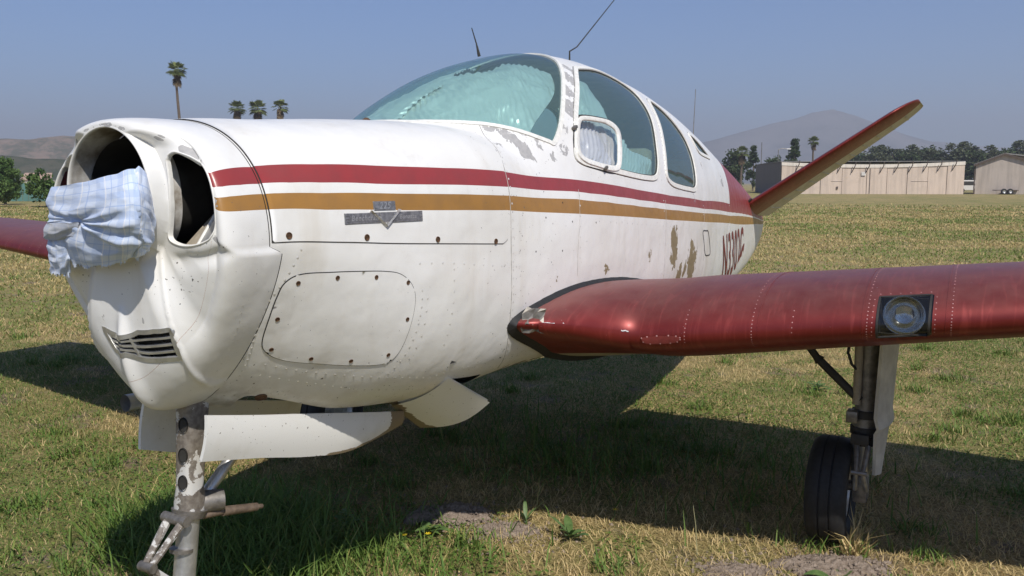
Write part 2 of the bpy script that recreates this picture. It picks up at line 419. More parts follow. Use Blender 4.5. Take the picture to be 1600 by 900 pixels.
def ribbon(name, P, N, width, height, mat, parent, closed=True, sink=.003, kind=None, prof=None):
    """raised moulding along a 3-D path P with surface normals N"""
    P = np.asarray(P); N = np.asarray(N)
    T = (np.roll(P, -1, 0) - np.roll(P, 1, 0)) if closed else np.gradient(P, axis=0)
    B = np.cross(N, T); B /= np.linalg.norm(B, axis=1, keepdims=True) + 1e-12
    pr = prof or [(-.5, -sink), (-.42, height), (.42, height), (.5, -sink)]
    k = len(pr); n = len(P)
    V = np.concatenate([P + B * (a * width) + N * h for a, h in pr]).reshape(k, n, 3)
    I = np.arange(k*n).reshape(k, n); F = []
    e = n if closed else n - 1
    for i in range(k - 1):
        for j in range(e): F.append((I[i, j], I[i, (j+1) % n], I[i+1, (j+1) % n], I[i+1, j]))
    me = bpy.data.meshes.new(name); me.from_pydata(V.reshape(-1, 3).tolist(), [], [tuple(map(int, f)) for f in F])
    o = obj(name, me, mat, parent, kind); me.set_sharp_from_angle(angle=R(50)); return o
def body_path(Q): Q = np.asarray(Q); return body_p(Q[:, 0], Q[:, 1]), body_n(Q[:, 0], Q[:, 1])
def mirror(Q): Q = np.asarray(Q, float).copy(); Q[:, 1] = math.pi - Q[:, 1]; return Q[::-1]
def domes(name, P, N, r, mat, parent, h=.5):
    """many small rivet heads joined into one part"""
    P = np.asarray(P); N = np.asarray(N); k = 6; V = []; F = []
    for p, n in zip(P, N):
        a = np.cross(n, (0.3, .2, .9)); a /= np.linalg.norm(a); b = np.cross(n, a); o = len(V)
        for j in range(k): V.append(p + (a*math.cos(j*2*math.pi/k) + b*math.sin(j*2*math.pi/k)) * r - n*.0005)
        V.append(p + n * r * h)
        for j in range(k): F.append((o+j, o+(j+1) % k, o+k))
    me = bpy.data.meshes.new(name); me.from_pydata([tuple(map(float, v)) for v in V], [], F)
    return obj(name, me, mat, parent, 'stuff')
def disc_on(name, p, n, r, h, mat, parent, seg=14, slot=False):
    """slotted fastener: raised ring with a sunk head"""
    n = Vector(n); q = n.to_track_quat('Z', 'Y').to_matrix().to_4x4()
    b = MB().lathe([(r*1.12, -.001), (r*1.05, h), (r*.86, h), (r*.80, h*.2), (0.0001, h*.35)], (0, 0, 0), 'Z', seg)
    if slot: b.box((0, 0, h*.45), (r*1.2, r*.25, h*.4))
    o = b.build(name, mat, parent); o.matrix_local = Matrix.Translation(Vector(p)) @ q; return o
def text_flat(s, size, shear=0., bold=0.):
    cu = bpy.data.curves.new('t', 'FONT'); cu.body = s; cu.size = size; cu.shear = shear; cu.offset = bold; cu.space_character = 1.12; cu.resolution_u = 4
    o = bpy.data.objects.new('t', cu); sc.collection.objects.link(o)
    me = o.evaluated_get(bpy.context.evaluated_depsgraph_get()).to_mesh()
    b = bmesh.new(); b.from_mesh(me); bmesh.ops.triangulate(b, faces=b.faces[:])
    bmesh.ops.remove_doubles(b, verts=b.verts[:], dist=1e-5)
    b.verts.index_update()
    V = np.array([v.co[:] for v in b.verts]); F = [tuple(v.index for v in f.verts) for f in b.faces]
    b.free(); bpy.data.objects.remove(o); bpy.data.curves.remove(cu)
    return V, F

# ---------------------------------------------------------------- the airplane
plane = empty('airplane', (0, 0, 0))
tag(plane, 'weathered white and red V-tail light airplane without propeller, parked on grass', 'airplane')

# painted stripe edges (theta against y): gold bottom, gold top, red bottom, red top
SY = np.array([.24, .33, .458, .672, .934, 1.23, 1.70, 2.35, 2.82, 3.55, 4.64, 6.42, 7.2])
SG0 = np.array([.257, .244, .230, .234, .242, .256, .234, .200, .169, .137, .097, -.02, -.05])
SG1 = np.array([.375, .358, .346, .346, .347, .352, .335, .289, .259, .237, .239, .366, .40])
SR0 = np.array([.450, .433, .412, .403, .400, .403, .383, .334, .303, .280, .298, .442, .48])
SR1 = np.array([.592, .577, .552, .528, .508, .504, .469, .411, .380, .371, .450, .554, .60])
def stripe_val(y, th, k=None):
    t = np.where(np.cos(th) >= 0, th, math.pi - th); t = np.where(t > math.pi/2 + .01, t - 2*math.pi, t)
    e = [np.interp(y, SY, q) for q in (SG0, SG1, SR0, SR1)] if k is None else k
    v = np.where(t < e[1], (t-e[0])/(e[1]-e[0]), np.where(t < e[2], 1 + (t-e[1])/(e[2]-e[1]), 2 + (t-e[2])/(e[3]-e[2])))
    return np.clip(v, -3, 6)
WEAR = [(1.473, .689, .055, 1.0), (1.44, .75, .045, .9), (1.56, .70, .04, .7), (1.50, .80, .03, .9), (1.70, .79, .03, .9), (1.78, .84, .04, .95), (1.90, .95, .05, 1.0), (1.99, 1.06, .05, 1.0), (2.09, 1.13, .05, 1.0),
        (2.20, 1.22, .05, .9), (1.37, .90, .03, .8), (1.42, .84, .03, .9), (1.35, .72, .03, .7), (1.62, .62, .03, .7), (1.70, .68, .05, .7), (3.70, .8, .08, .5), (4.45, .75, .12, .6), (3.3, .45, .06, .4)]
WEARB = [(2.85, -.04, .085, 1.1), (2.86, -.15, .07, 1.1), (3.22, -.15, .07, 1.1), (3.24, -.30, .13, 1.15), (3.0, -.33, .06, 1.0), (3.10, -.33, .05, .7), (1.97, -.17, .045, .8), (2.60, -.14, .04, .65), (2.47, -.12, .03, .6),
         (1.58, -.98, .08, 1.0), (1.72, -.99, .09, 1.0), (1.45, -.93, .06, .8), (1.85, -1.02, .08, .8), (1.55, -.2, .03, .6), (1.70, -.17, .025, .6)]
def spot(y, th, lst):
    r = np.zeros(np.shape(y)); rad = .5
    for a, b, s, k in lst: r = np.maximum(r, k * np.exp(-(((y-a)**2 + ((th-b)*rad)**2) / (s*s))))
    return r
def body_attrs(y, th):
    a = {'stripe': stripe_val(y, th), 'wear': spot(y, th, WEAR), 'wearb': spot(y, th, WEARB)}
    t = np.where(np.cos(th) >= 0, th, math.pi - th)
    yl = np.interp(t, [.2, .44, .67, .87, 1.15, 1.6], [4.66, 4.68, 4.75, 4.80, 4.92, 5.0])
    a['tailred'] = np.where(a['stripe'] > 2, y - yl, -1.)
    a['chips'] = .35 + .4*np.clip((1.7-y)/.5, 0, 1)*np.clip((y-1.1)/.2, 0, 1) - .5*np.clip((1.1-y)/.3, 0, 1)*np.clip((t+.3)/.2, 0, 1) + .3*np.clip((-.6-t)/.4, 0, 1)
    a['grime'] = np.clip((-1.05-t)/.35, 0, 1)*.8
    return a
WS_SIDE = [(1.664, .709), (1.754, .809), (1.851, .935), (1.964, 1.067), (2.081, 1.187), (2.20, 1.322), (2.27, 1.46), (2.29, math.pi/2)]
WS_BASE = [(1.163, math.pi/2), (1.168, 1.45), (1.188, 1.30), (1.222, 1.20), (1.262, 1.10), (1.318, 1.0), (1.35, .957), (1.40, .899), (1.468, .837), (1.559, .765), (1.63, .722)]
WS_HALF = WS_BASE + [(1.664, .712)] + WS_SIDE[1:]
_h = open_curve(WS_HALF, 4)
WINDSHIELD = np.concatenate([_h, mirror(_h)[1:-1]])
WIN1 = closed_curve([(2.335, 1.262), (2.61, 1.30), (2.798, 1.27), (2.90, 1.194), (2.91, 1.102), (2.873, .971), (2.763, .771), (2.69, .60), (2.62, .518), (2.483, .505), (2.246, .52), (1.986, .552), (1.815, .59), (1.80, .66), (1.925, .892), (2.12, 1.109), (2.26, 1.23)])
STORM = closed_curve([(1.965, .88), (2.10, .872), (2.204, .861), (2.262, .83), (2.272, .78), (2.22, .66), (2.165, .56), (2.12, .532), (2.042, .530), (1.93, .553), (1.849, .573), (1.80, .62), (1.812, .71), (1.871, .807), (1.92, .862)])
PANE = closed_curve([(1.965, .842), (2.07, .836), (2.146, .827), (2.207, .802), (2.213, .761), (2.165, .655), (2.127, .585), (2.03, .586), (1.919, .605), (1.845, .635), (1.848, .69), (1.897, .787), (1.93, .83)])
WIN2 = closed_curve([(3.16, 1.175), (3.30, 1.135), (3.409, 1.041), (3.474, .936), (3.486, .813), (3.466, .687), (3.415, .53), (3.339, .466), (3.19, .460), (3.052, .463), (2.871, .482), (2.80, .55), (2.875, .763), (2.969, .943), (3.03, 1.065), (3.09, 1.15)])
WIN3 = closed_curve([(3.74, 1.05), (3.92, 1.05), (4.08, 1.005), (4.20, .955), (4.02, .915), (3.82, .890), (3.75, .91), (3.73, .975)])
DOOR = np.array([(.2935, .012), (.657, .014), (1.20, .036), (1.222, .06), (1.232, .30), (1.245, .50), (1.285, .70), (1.30, .85), (1.06, 1.0), (1.0, 1.15), (.98, 1.35), (.96, 1.52), (.6, 1.53), (.2935, 1.53)])
ACCESS = closed_curve([(.349, -.31), (.388, -.235), (.481, -.206), (.57, -.192), (.659, -.184), (.722, -.198), (.769, -.266), (.788, -.372), (.783, -.584), (.768, -.735), (.735, -.800), (.652, -.843), (.52, -.90), (.42, -.94), (.368, -.90), (.348, -.794), (.340, -.579), (.340, -.433)])
BAY = closed_curve([(.40, -math.pi/2+.26), (.40, -math.pi/2), (.40, -math.pi/2-.26), (.7, -math.pi/2-.30), (1.06, -math.pi/2-.28), (1.06, -math.pi/2), (1.06, -math.pi/2+.28), (.7, -math.pi/2+.30)], 8)
FLAPHOLE = np.array([(1.06, -1.22), (1.06, -.90), (1.28, -.90), (1.30, -1.22)])
ylines = np.concatenate([np.arange(YSEAM + .0025, 4.5, .012), np.arange(4.5, 7.12, .03), [7.12]])
tlines = np.linspace(-math.pi, math.pi, 321)
GY, GT = np.meshgrid(ylines, tlines, indexing='ij')
GY, GT, gid = cut_grid(GY, GT, [WINDSHIELD, WIN1, mirror(WIN1), WIN2, mirror(WIN2), WIN3, mirror(WIN3), STORM, mirror(STORM), BAY, FLAPHOLE], 1., .5, .0115)
GY = GY + np.where(GY < .75, (yseam(GT) - YSEAM) * np.clip((.75 - GY) / (.75 - YSEAM), 0, 1), 0)
GP = body_p(GY, GT).reshape(-1, 3); GN = body_n(GY, GT).reshape(-1, 3); GA = {k: v.ravel() for k, v in body_attrs(GY, GT).items()}
def part_of_grid(name, mask, mat, parent, off=0., flip=False, attrs=True):
    V, F, A = compact(GP + GN * off, grid_faces(mask, flip), GA if attrs else {})
    return obj(name, mesh_np(name, V, F, A), mat, parent)
fus = part_of_grid('fuselage', gid == 0, M['paint'], plane)
cyc = (GY[:-1, :-1] > 1.27) & (GY[:-1, :-1] < 4.6)
lin = part_of_grid('cabin_lining', (gid == 0) & cyc, M['liner'], plane, -.022, True, False)
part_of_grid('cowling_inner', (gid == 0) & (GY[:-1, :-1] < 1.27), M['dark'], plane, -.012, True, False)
ws = part_of_grid('windshield', gid == 1, M['glass'], plane, -.004, False, False); ws['label'] = 'green tinted wraparound windshield with foil shade behind it'
for k, nm in ((2, 'side_window'), (3, 'side_window'), (4, 'rear_window'), (5, 'rear_window'), (6, 'quarter_window'), (7, 'quarter_window')):
    part_of_grid(nm, gid == k, M['glass'], plane, -.004, False, False)
# mouldings round the glass
P_, N_ = body_path(WINDSHIELD); ribbon('windshield_moulding', P_, N_, .020, .004, M['frame'], plane)
for Q in (WIN1, WIN2, WIN3):
    for q in (Q, mirror(Q)):
        P_, N_ = body_path(q); ribbon('window_moulding', P_, N_, .026, .005, M['frame'], plane)
        ribbon('window_gasket', P_ - N_*.002, N_, .036, .002, M['seam'], plane)
# small opening storm window, standing a little proud
for q, pn, port in ((STORM, PANE, True), (mirror(STORM), mirror(PANE), False)):
    sw = empty('storm_window', (0, 0, 0), plane); sw['label'] = 'small storm window in a thick white frame with silver foil behind'
    Pa, Na = body_path(q); Pb, Nb = body_path(pn)
    n = min(len(Pa), len(Pb)); ia = np.linspace(0, len(Pa), 120, endpoint=False); 
    def rs(A, k=120):
        d = np.r_[0, np.cumsum(np.linalg.norm(np.roll(A, -1, 0) - A, axis=1))]; B = np.vstack([A, A[:1]])
        t = np.linspace(0, d[-1], k, endpoint=False); return np.stack([np.interp(t, d, B[:, i]) for i in range(A.shape[1])], -1)
    A3, AN = rs(Pa), rs(Na); cen = A3.mean(0)
    B3, BN = rs(Pb), rs(Nb)
    sh = np.argmin([np.linalg.norm(np.roll(B3, -s, 0) - A3, axis=1).sum() for s in range(120)]); B3 = np.roll(B3, -sh, 0); BN = np.roll(BN, -sh, 0)
    B3 = B3*.72 + A3*.28; rings = [A3 - AN*.004, A3 + AN*.007, A3*.92 + B3*.08 + AN*.010, B3*.85 + A3*.15 + BN*.010, B3 + BN*.007, B3 + BN*.001]
    V = np.concatenate(rings); I = np.arange(len(V)).reshape(len(rings), 120)
    F = [(int(I[i, j]), int(I[i, (j+1) % 120]), int(I[i+1, (j+1) % 120]), int(I[i+1, j])) for i in range(len(rings)-1) for j in range(120)]
    me = bpy.data.meshes.new('frame'); me.from_pydata(V.tolist(), [], F); fo = obj('frame', me, M['frame'], sw); me.set_sharp_from_angle(angle=R(50))
    cc = B3.mean(0) + BN.mean(0)*.004
    me = bpy.data.meshes.new('pane'); me.from_pydata((B3 + BN*.004).tolist() + [cc.tolist()], [], [(j, (j+1) % 120, 120) for j in range(120)]); obj('pane', me, M['clear'], sw)
    ribbon('gap', A3 + AN*.001, AN, .020, .002, M['seam'], sw)
    if port:
        for a, b in ((1.845, .80), (2.0, .545)):
            p = body_p(a, b) + body_n(a, b)*.010; MB().box(p, (.016, .028, .012), Matrix.Rotation(.4, 3, 'X'), .002).build('hinge', M['steel'], sw)
# seam shadow gaps
tt = np.linspace(-math.pi, math.pi, 240, endpoint=False)
Q = np.stack([yseam(tt) + .002, tt], -1); P_, N_ = body_path(Q); ribbon('seam', P_ - N_*.004, N_, .008, .001, M['seam'], fus, kind='stuff')
fw = open_curve([(1.352, .95), (1.30, .72), (1.262, .56), (1.250, .40), (1.247, .038), (1.255, -.264), (1.282, -.561), (1.375, -.869)], 8)
P_, N_ = body_path(fw); ribbon('panel_lap', P_, N_, .003, .0010, M['lap'], fus, False)
ov = open_curve([(.99, .95), (.975, .82), (.966, .755), (.98, .712), (1.00, .697), (1.03, .698), (1.056, .711), (1.09, .75), (1.12, .80), (1.136, .86)], 5)
P_, N_ = body_path(ov); ribbon('filler_hatch_edge', P_, N_, .004, .0008, M['seam'], fus, False)
lt = closed_curve([(3.50, .03), (3.60, .035), (3.66, .02), (3.72, -.12), (3.75, -.25), (3.68, -.26), (3.59, -.235), (3.54, -.1)], 5)
P_, N_ = body_path(lt); ribbon('latch_plate_edge', P_, N_, .006, .002, M['seam'], fus)

for q_ in ([(2.72, .34), (2.70, .1), (2.69, -.1), (2.71, -.4)], [(1.74, .40), (1.72, .2), (1.70, 0.), (1.70, -.2)], [(3.56, .30), (3.545, .1), (3.54, -.1), (3.56, -.45)], [(4.62, .10), (4.60, -.1), (4.61, -.5)]):
    P_, N_ = body_path(open_curve(q_, 8)); ribbon('panel_lap', P_, N_, .0022, .0008, M['lap'], fus, False)
# opening cowl door and access cover: panels lying proud of the skin
def skin_panel(name, poly, off, cell, parent, lip=.0035):
    poly = np.asarray(poly, float); lo, hi = poly.min(0), poly.max(0)
    u = np.arange(lo[0]-cell*1.5, hi[0]+cell*1.5, cell); v = np.arange(lo[1]-cell*3, hi[1]+cell*3, cell/.45)
    U, V = np.meshgrid(u, v, indexing='ij'); U, V, idm = cut_grid(U, V, [poly], 1., .45, cell*.95)
    P = (body_p(U, V) + body_n(U, V)*off).reshape(-1, 3); A = {k: a.ravel() for k, a in body_attrs(U, V).items()}
    Vt, F, A = compact(P, grid_faces(idm == 1), A)
    o = obj(name, mesh_np(name, Vt, F, A), M['paint'], parent)
    Pp, Np = body_path(poly)
    ribbon('edge_gap', Pp, Np, .0050, .0016, M['seam'], o)
    return o
def dense(poly, n=14):
    P = np.asarray(poly, float); return np.concatenate([P[i] + (P[(i+1) % len(P)] - P[i]) * (np.arange(n)/n)[:, None] for i in range(len(P))])
DOORD = dense(DOOR)
cdoor = skin_panel('cowl_door', DOORD, .003, .010, plane); cdoor['label'] = 'hinged upper cowl panel crossed by the red and gold stripes'
acc = skin_panel('access_cover', ACCESS, .0025, .008, plane); acc['label'] = 'rounded removable cover with rusty screws on the lower cowl'
for a, b in ((.340, .053), (.59, .046), (.873, .048), (1.157, .048)):
    disc_on('fastener', body_p(a, b) + body_n(a, b)*.003, body_n(a, b), .0085, .0022, M['rust'], cdoor, 14, True)
for a, b in ((.385, -.300), (.497, -.241), (.629, -.224), (.752, -.250), (.362, -.615), (.768, -.492), (.384, -.880), (.500, -.872), (.62, -.823), (.736, -.738)):
    disc_on('screw', body_p(a, b) + body_n(a, b)*.0025, body_n(a, b), .006, .0018, M['rust'], acc, 12, True)
disc_on('drain_plug', body_p(.455, -1.30), body_n(.455, -1.30), .016, .003, M['rust'], fus, 20)

# badge on the cowl door
def on_body(y0, z0, V, off):
    """flat (a, b) coordinates in metres -> on the port skin near (y0, z0): a runs aft, b up"""
    V = np.asarray(V, float); y = y0 + V[:, 0]; z = z0 + V[:, 1]
    th = np.arctan2(z - body_z0(y), .45)
    for _ in range(12):
        p = body_p(y, th); th = th + (z - p[:, 2]) / np.maximum(.2, p[:, 0])
    return body_p(y, th) + body_n(y, th) * (off + (V[:, 2:3] if V.shape[1] > 2 else 0))
bz = float(body_p(.662, .185)[2]); bz2 = float(body_p(.665, .262)[2])
bd = empty('badge', (0, 0, 0), cdoor); bd['label'] = 'grey metal badge with a V chevron below the gold stripe'
def plate(x0, x1, z0, z1, h):
    return [(x0, z0, 0), (x1, z0, 0), (x1, z1, 0), (x0, z1, 0), (x0+.002, z0+.002, h), (x1-.002, z0+.002, h), (x1-.002, z1-.002, h), (x0+.002, z1-.002, h)], [(4, 5, 6, 7), (0, 1, 5, 4), (1, 2, 6, 5), (2, 3, 7, 6), (3, 0, 4, 7)]
def badge_piece(nm, prims, mat, off=.003):
    b = MB()
    for (v, f), (yy, zz) in prims: b.add(on_body(yy, zz, v, off), f)
    return b.build(nm, mat, bd, smooth=False)
def strip(x0, z0, x1, z1, wd, h):
    d = np.array([x1-x0, z1-z0]); d /= np.linalg.norm(d); n = np.array([-d[1], d[0]])*wd/2
    a, b = np.array([x0, z0]), np.array([x1, z1])
    return [tuple(a+n)+(0,), tuple(a-n)+(0,), tuple(b-n)+(0,), tuple(b+n)+(0,), tuple(a)+(h,), tuple(b)+(h,)], [(0, 4, 5, 3), (1, 2, 5, 4), (0, 1, 4), (3, 5, 2)]
badge_piece('nameplate', [(plate(-.148, -.02, -.015, .015, .003), (.662, bz)), (plate(-.021, .148, -.015, .015, .0031), (.662, bz))], M['badge'])
badge_piece('number_plate', [(plate(-.042, .042, -.013, .013, .003), (.662, bz2))], M['badge'])
badge_piece('chevron', [(strip(-.055, .020, .002, -.024, .008, .009), (.662, bz)), (strip(.057, .020, .002, -.024, .008, .009), (.662, bz))], M['badgehi'])
pin = [(strip(x0, z, x1, z, .0022, .0045), (.662, bz)) for x0, x1 in ((-.145, -.132), (.136, .146), (-.045, -.02), (.02, .045)) for z in (-.008, 0, .008)] + [(strip(x0, z, x1, z, .0022, .0045), (.662, bz2)) for x0, x1 in ((-.040, -.028), (.030, .040)) for z in (-.006, .003)]
badge_piece('raised_line', pin, M['badgehi'])['kind'] = 'stuff'
for s, size, sh, x0, zz, dz in (('Beechcraft', .021, .25, -.128, bz, -.006), ('Bonanza', .018, .25, .052, bz, -.005), ('225', .026, .3, -.023, bz2, -.008)):
    V, F = text_flat(s, size, sh, .0004); V[:, 0] += x0; V[:, 1] += dz
    me = bpy.data.meshes.new('raised_lettering'); me.from_pydata(on_body(.662, zz, V[:, :2], .0068).tolist(), [], F); obj('raised_lettering', me, M['badgehi'], bd, smooth=False)

# registration on the rear fuselage
V, F = text_flat('N3302C', 1., 0., .012)
b = bmesh.new(); vs = [b.verts.new(v) for v in V]
for f in F:
    try: b.faces.new([vs[i] for i in f])
    except ValueError: pass
for _ in range(3): bmesh.ops.subdivide_edges(b, edges=[e for e in b.edges if e.calc_length() > .06], cuts=1); bmesh.ops.triangulate(b, faces=b.faces[:])
b.verts.index_update(); V = np.array([v.co[:] for v in b.verts]); F = [tuple(v.index for v in f.verts) for f in b.faces]; b.free()
V[:, 0] = (V[:, 0]-V[:, 0].min())/np.ptp(V[:, 0])*1.22; V[:, 1] = (V[:, 1]-V[:, 1].min())/np.ptp(V[:, 1])*.325; V[:, 0] += .40*(.325 - V[:, 1])
me = bpy.data.meshes.new('registration'); me.from_pydata(on_body(4.27, .85, V[:, :2], .003).tolist(), [], F)
obj('registration', me, M['letter'], fus, smooth=False)

# rivet rows on the skin
rv = []
def row(pts, step):
    P = open_curve(pts, 30); X = body_p(P[:, 0], P[:, 1]); d = np.r_[0, np.cumsum(np.linalg.norm(np.diff(X, axis=0), axis=1))]
    t = np.arange(0, d[-1], step); return np.stack([np.interp(t, d, P[:, 0]), np.interp(t, d, P[:, 1])], -1)
rv += list(row([(1.362, .95), (1.312, .72), (1.274, .56), (1.262, .40), (1.259, .038), (1.267, -.264), (1.294, -.561), (1.387, -.869)], .028))
rv += list(row([(.378, -.05), (.345, -.30), (.320, -.50), (.322, -.75), (.34, -1.0), (.352, -1.2)], .022))
rv += list(row([(.395, -1.02), (.52, -.98), (.66, -.93), (.80, -.90), (.98, -.88)], .032)) + list(row([(.99, -.86), (1.1, -.80), (1.25, -.82), (1.37, -.85)], .03))
rv += list(row([(.815, -.30), (.82, -.45), (.815, -.60), (.80, -.75), (.775, -.88)], .026)) + list(row([(.84, -.35), (.843, -.6), (.82, -.8)], .04)) + list(row([(.80, -.12), (.95, -.11), (1.2, -.12)], .05))
rv += list(row([(.47, -1.24), (.52, -1.16)], .016)) + list(row([(1.26, -.12), (1.30, -.12)], .02))
rv += list(row([(1.80, .585), (2.0, .535), (2.3, .505), (2.65, .49)], .035)) + list(row([(2.78, .54), (2.86, .455), (3.1, .44), (3.4, .445)], .03)) + list(row([(1.69, .68), (1.80, .80), (1.90, .93), (2.02, 1.07), (2.14, 1.19)], .05)) + list(row([(1.30, 1.0), (1.36, .925), (1.46, .82), (1.6, .715)], .05))
rv += list(row([(2.70, .5), (2.68, .2), (2.66, -.1), (2.68, -.4)], .05)) + list(row([(3.55, .5), (3.53, .2), (3.52, -.1), (3.54, -.4)], .05)) + list(row([(4.66, .42), (4.62, .1), (4.62, -.3)], .06))
rv += list(row([(.40, -1.12), (.60, -1.05), (.85, -1.0), (1.0, -.98)], .03)) + list(row([(.95, -.15), (.955, -.4), (.95, -.7)], .035)) + list(row([(1.30, -.75), (1.6, -.72), (1.9, -.75)], .03)) + list(row([(1.74, .36), (1.72, .1), (1.72, -.12)], .04)) + list(row([(2.0, .17), (2.6, .13), (3.4, .06), (4.2, .03)], .06)) + list(row([(.33, .02), (.33, .3), (.325, .55), (.32, .8)], .03))
rv = np.array(rv); P_, N_ = body_path(rv); domes('rivet_rows', P_, N_, .0048, M['rivet'], fus)
hol = np.array([(1.60, .31), (1.66, .18), (1.47, .21), (1.86, .17), (1.40, -.02), (1.58, -.02)]); P_, N_ = body_path(hol); domes('missing_screw_holes', P_, N_, .006, M['seam'], fus, .15)

# nose bowl
na = np.concatenate([np.linspace(0, 1, 110)**1.35, 1 + np.linspace(.01, .5, 16)]); nth = np.linspace(-math.pi, math.pi, 361)
INLET = closed_curve([(.655, .72), (.690, .62), (.672, .51), (.628, .40), (.541, .30), (.358, .285), (.157, .315), (.02, .355), (-.10, .46), (-.28, .64), (-.44, .80), (-.52, .90), (-.45, .935), (-.148, .935), (.227, .905), (.506, .85), (.60, .79)])
VTOP = [(-1.86, .60), (-1.60, .645), (-1.38, .635), (-1.18, .57), (-1.01, .490)]; VBOT = [(-1.70, .535), (-1.54, .555), (-1.30, .44), (-1.18, .375), (-1.085, .31)]
VENT = np.array(VTOP + [(-1.045, .40)] + VBOT[::-1])
VENTD = dense(VENT, 8)
def mth(Q): Q = np.asarray(Q, float).copy(); Q[:, 0] = math.pi - Q[:, 0]; Q[:, 0] = np.where(Q[:, 0] > math.pi, Q[:, 0] - 2*math.pi, Q[:, 0]); return Q[::-1]
INL2 = np.asarray(INLET).copy(); INL2[:, 0] = -math.pi - INL2[:, 0]; INL2 = INL2[::-1]
TT, AA = np.meshgrid(np.linspace(-1.5*math.pi, .5*math.pi, 361), na, indexing='ij')
INL_P = INLET; INL_S = INL2
TT, AA, nid = cut_grid(TT, AA, [INL_P, INL_S, VENTD], .30, .25, .0048)
NP_ = nose_p(TT, AA)
def nose_n(t, a, e=.004):
    n = np.cross(nose_p(t + e, a) - nose_p(t - e, a), nose_p(t, a + e) - nose_p(t, a - e)); n /= np.linalg.norm(n, axis=-1, keepdims=True) + 1e-12
    p = nose_p(t, a); o = p - np.array([0, .45, 1.42]); return n * np.sign((n*o).sum(-1, keepdims=True) + 1e-9)
k4 = [np.interp(AA, [0, .23], [np.interp(.285, SY, q), v]) for q, v in ((SG0, .227), (SG1, .323), (SR0, .401), (SR1, .517))]
sv = stripe_val(AA, TT, k4)
sv = np.where(AA > .40, 8., sv)
tm = np.where(np.cos(TT) >= 0, TT, -math.pi - TT)
nwear = np.zeros(TT.shape)
for a, b, s, k in [(.89, .645, .030, .95), (.916, .54, .02, .8), (.72, .45, .035, .9), (.66, .35, .04, .9), (.27, .25, .025, .7), (-.03, .33, .035, .8), (-1.28, .675, .014, .75), (1.2, .90, .05, .8), (1.5, .92, .05, .9), (.9, .93, .05, .6), (-.12, .42, .03, .7)]:
    nwear = np.maximum(nwear, k*np.exp(-(((tm-a)*.3)**2 + ((AA-b)*.25)**2)/(s*s*.5)))
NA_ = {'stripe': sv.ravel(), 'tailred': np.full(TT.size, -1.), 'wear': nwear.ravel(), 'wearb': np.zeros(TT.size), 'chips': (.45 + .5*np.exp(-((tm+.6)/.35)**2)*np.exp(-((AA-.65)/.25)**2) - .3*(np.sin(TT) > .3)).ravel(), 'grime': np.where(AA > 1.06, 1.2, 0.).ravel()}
Vn, Fn, An = compact(NP_.reshape(-1, 3), grid_faces(nid == 0), NA_)
nose = obj('nose_bowl', mesh_np('nose_bowl', Vn, Fn, An), M['paint'], plane); nose['label'] = 'open white nose bowl with hub hole, two air inlets and chin grille'
# inward lips of inlets and vent, ducts behind them
def lip(path, depth, mat, name, inward=.012, closed=True, to=None):
    q = np.asarray(path); P = nose_p(q[:, 0], q[:, 1]); N = nose_n(q[:, 0], q[:, 1]); cen = P.mean(0)
    T = np.roll(P, -1, 0) - np.roll(P, 1, 0); B = np.cross(N, T); B /= np.linalg.norm(B, axis=1, keepdims=True); s = np.sign(((cen - P)*B).sum(1).mean()); B = B*s
    D = np.array([0, 1., 0.])
    rows = [P - B*.004 - N*.003, P - B*.0025 + N*.002, P + B*.0005 + N*.002, P + B*.0015 - N*.003, P + B*.001 - N*.012]
    V = np.concatenate(rows); n = len(P); I = np.arange(len(V)).reshape(len(rows), n)
    F = [(int(I[i, j]), int(I[i, (j+1) % n]), int(I[i+1, (j+1) % n]), int(I[i+1, j])) for i in range(len(rows)-1) for j in range(n)]
    me = bpy.data.meshes.new(name); me.from_pydata(V.tolist(), [], F); return obj(name, me, mat, nose)
for Q in (INL_P, INL_S): lip(Q, .02, M['white'], 'inlet_lip')
# engine bay seen through the openings
eb = MB()
eb.prism([(-.20, .50, 1.05), (.20, .50, 1.05), (.33, .50, 1.25), (.34, .50, 1.40), (.26, .50, 1.60), (-.26, .50, 1.60), (-.34, .50, 1.40), (-.33, .50, 1.25)], (0, .01, 0)); eb.build('baffle_wall', M['dark'], plane)
for s in (-1, 1):
    MB().prism([(s*.20, .185, 1.355), (s*.312, .195, 1.36), (s*.318, .27, 1.475), (s*.21, .265, 1.465)], (0, .003, -.003)).build('inlet_plate', M['alu'], plane, smooth=False)
    MB().prism([(s*.150, .165, 1.335), (s*.198, .184, 1.352), (s*.208, .264, 1.455), (s*.165, .27, 1.43)], (0, .003, -.003)).build('inlet_plate', M['seat'], plane, smooth=False)
    MB().tube([(s*.199, .183, 1.353), (s*.209, .262, 1.462)], .004, 6).build('plate_flange', M['white'], plane)
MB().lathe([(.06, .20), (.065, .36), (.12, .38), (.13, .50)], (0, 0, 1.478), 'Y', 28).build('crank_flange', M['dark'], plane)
MB().lathe([(.142, .15), (.140, .24), (.138, .30)], (0, 0, 1.478), 'Y', 48).build('hub_duct', M['dark'], plane)
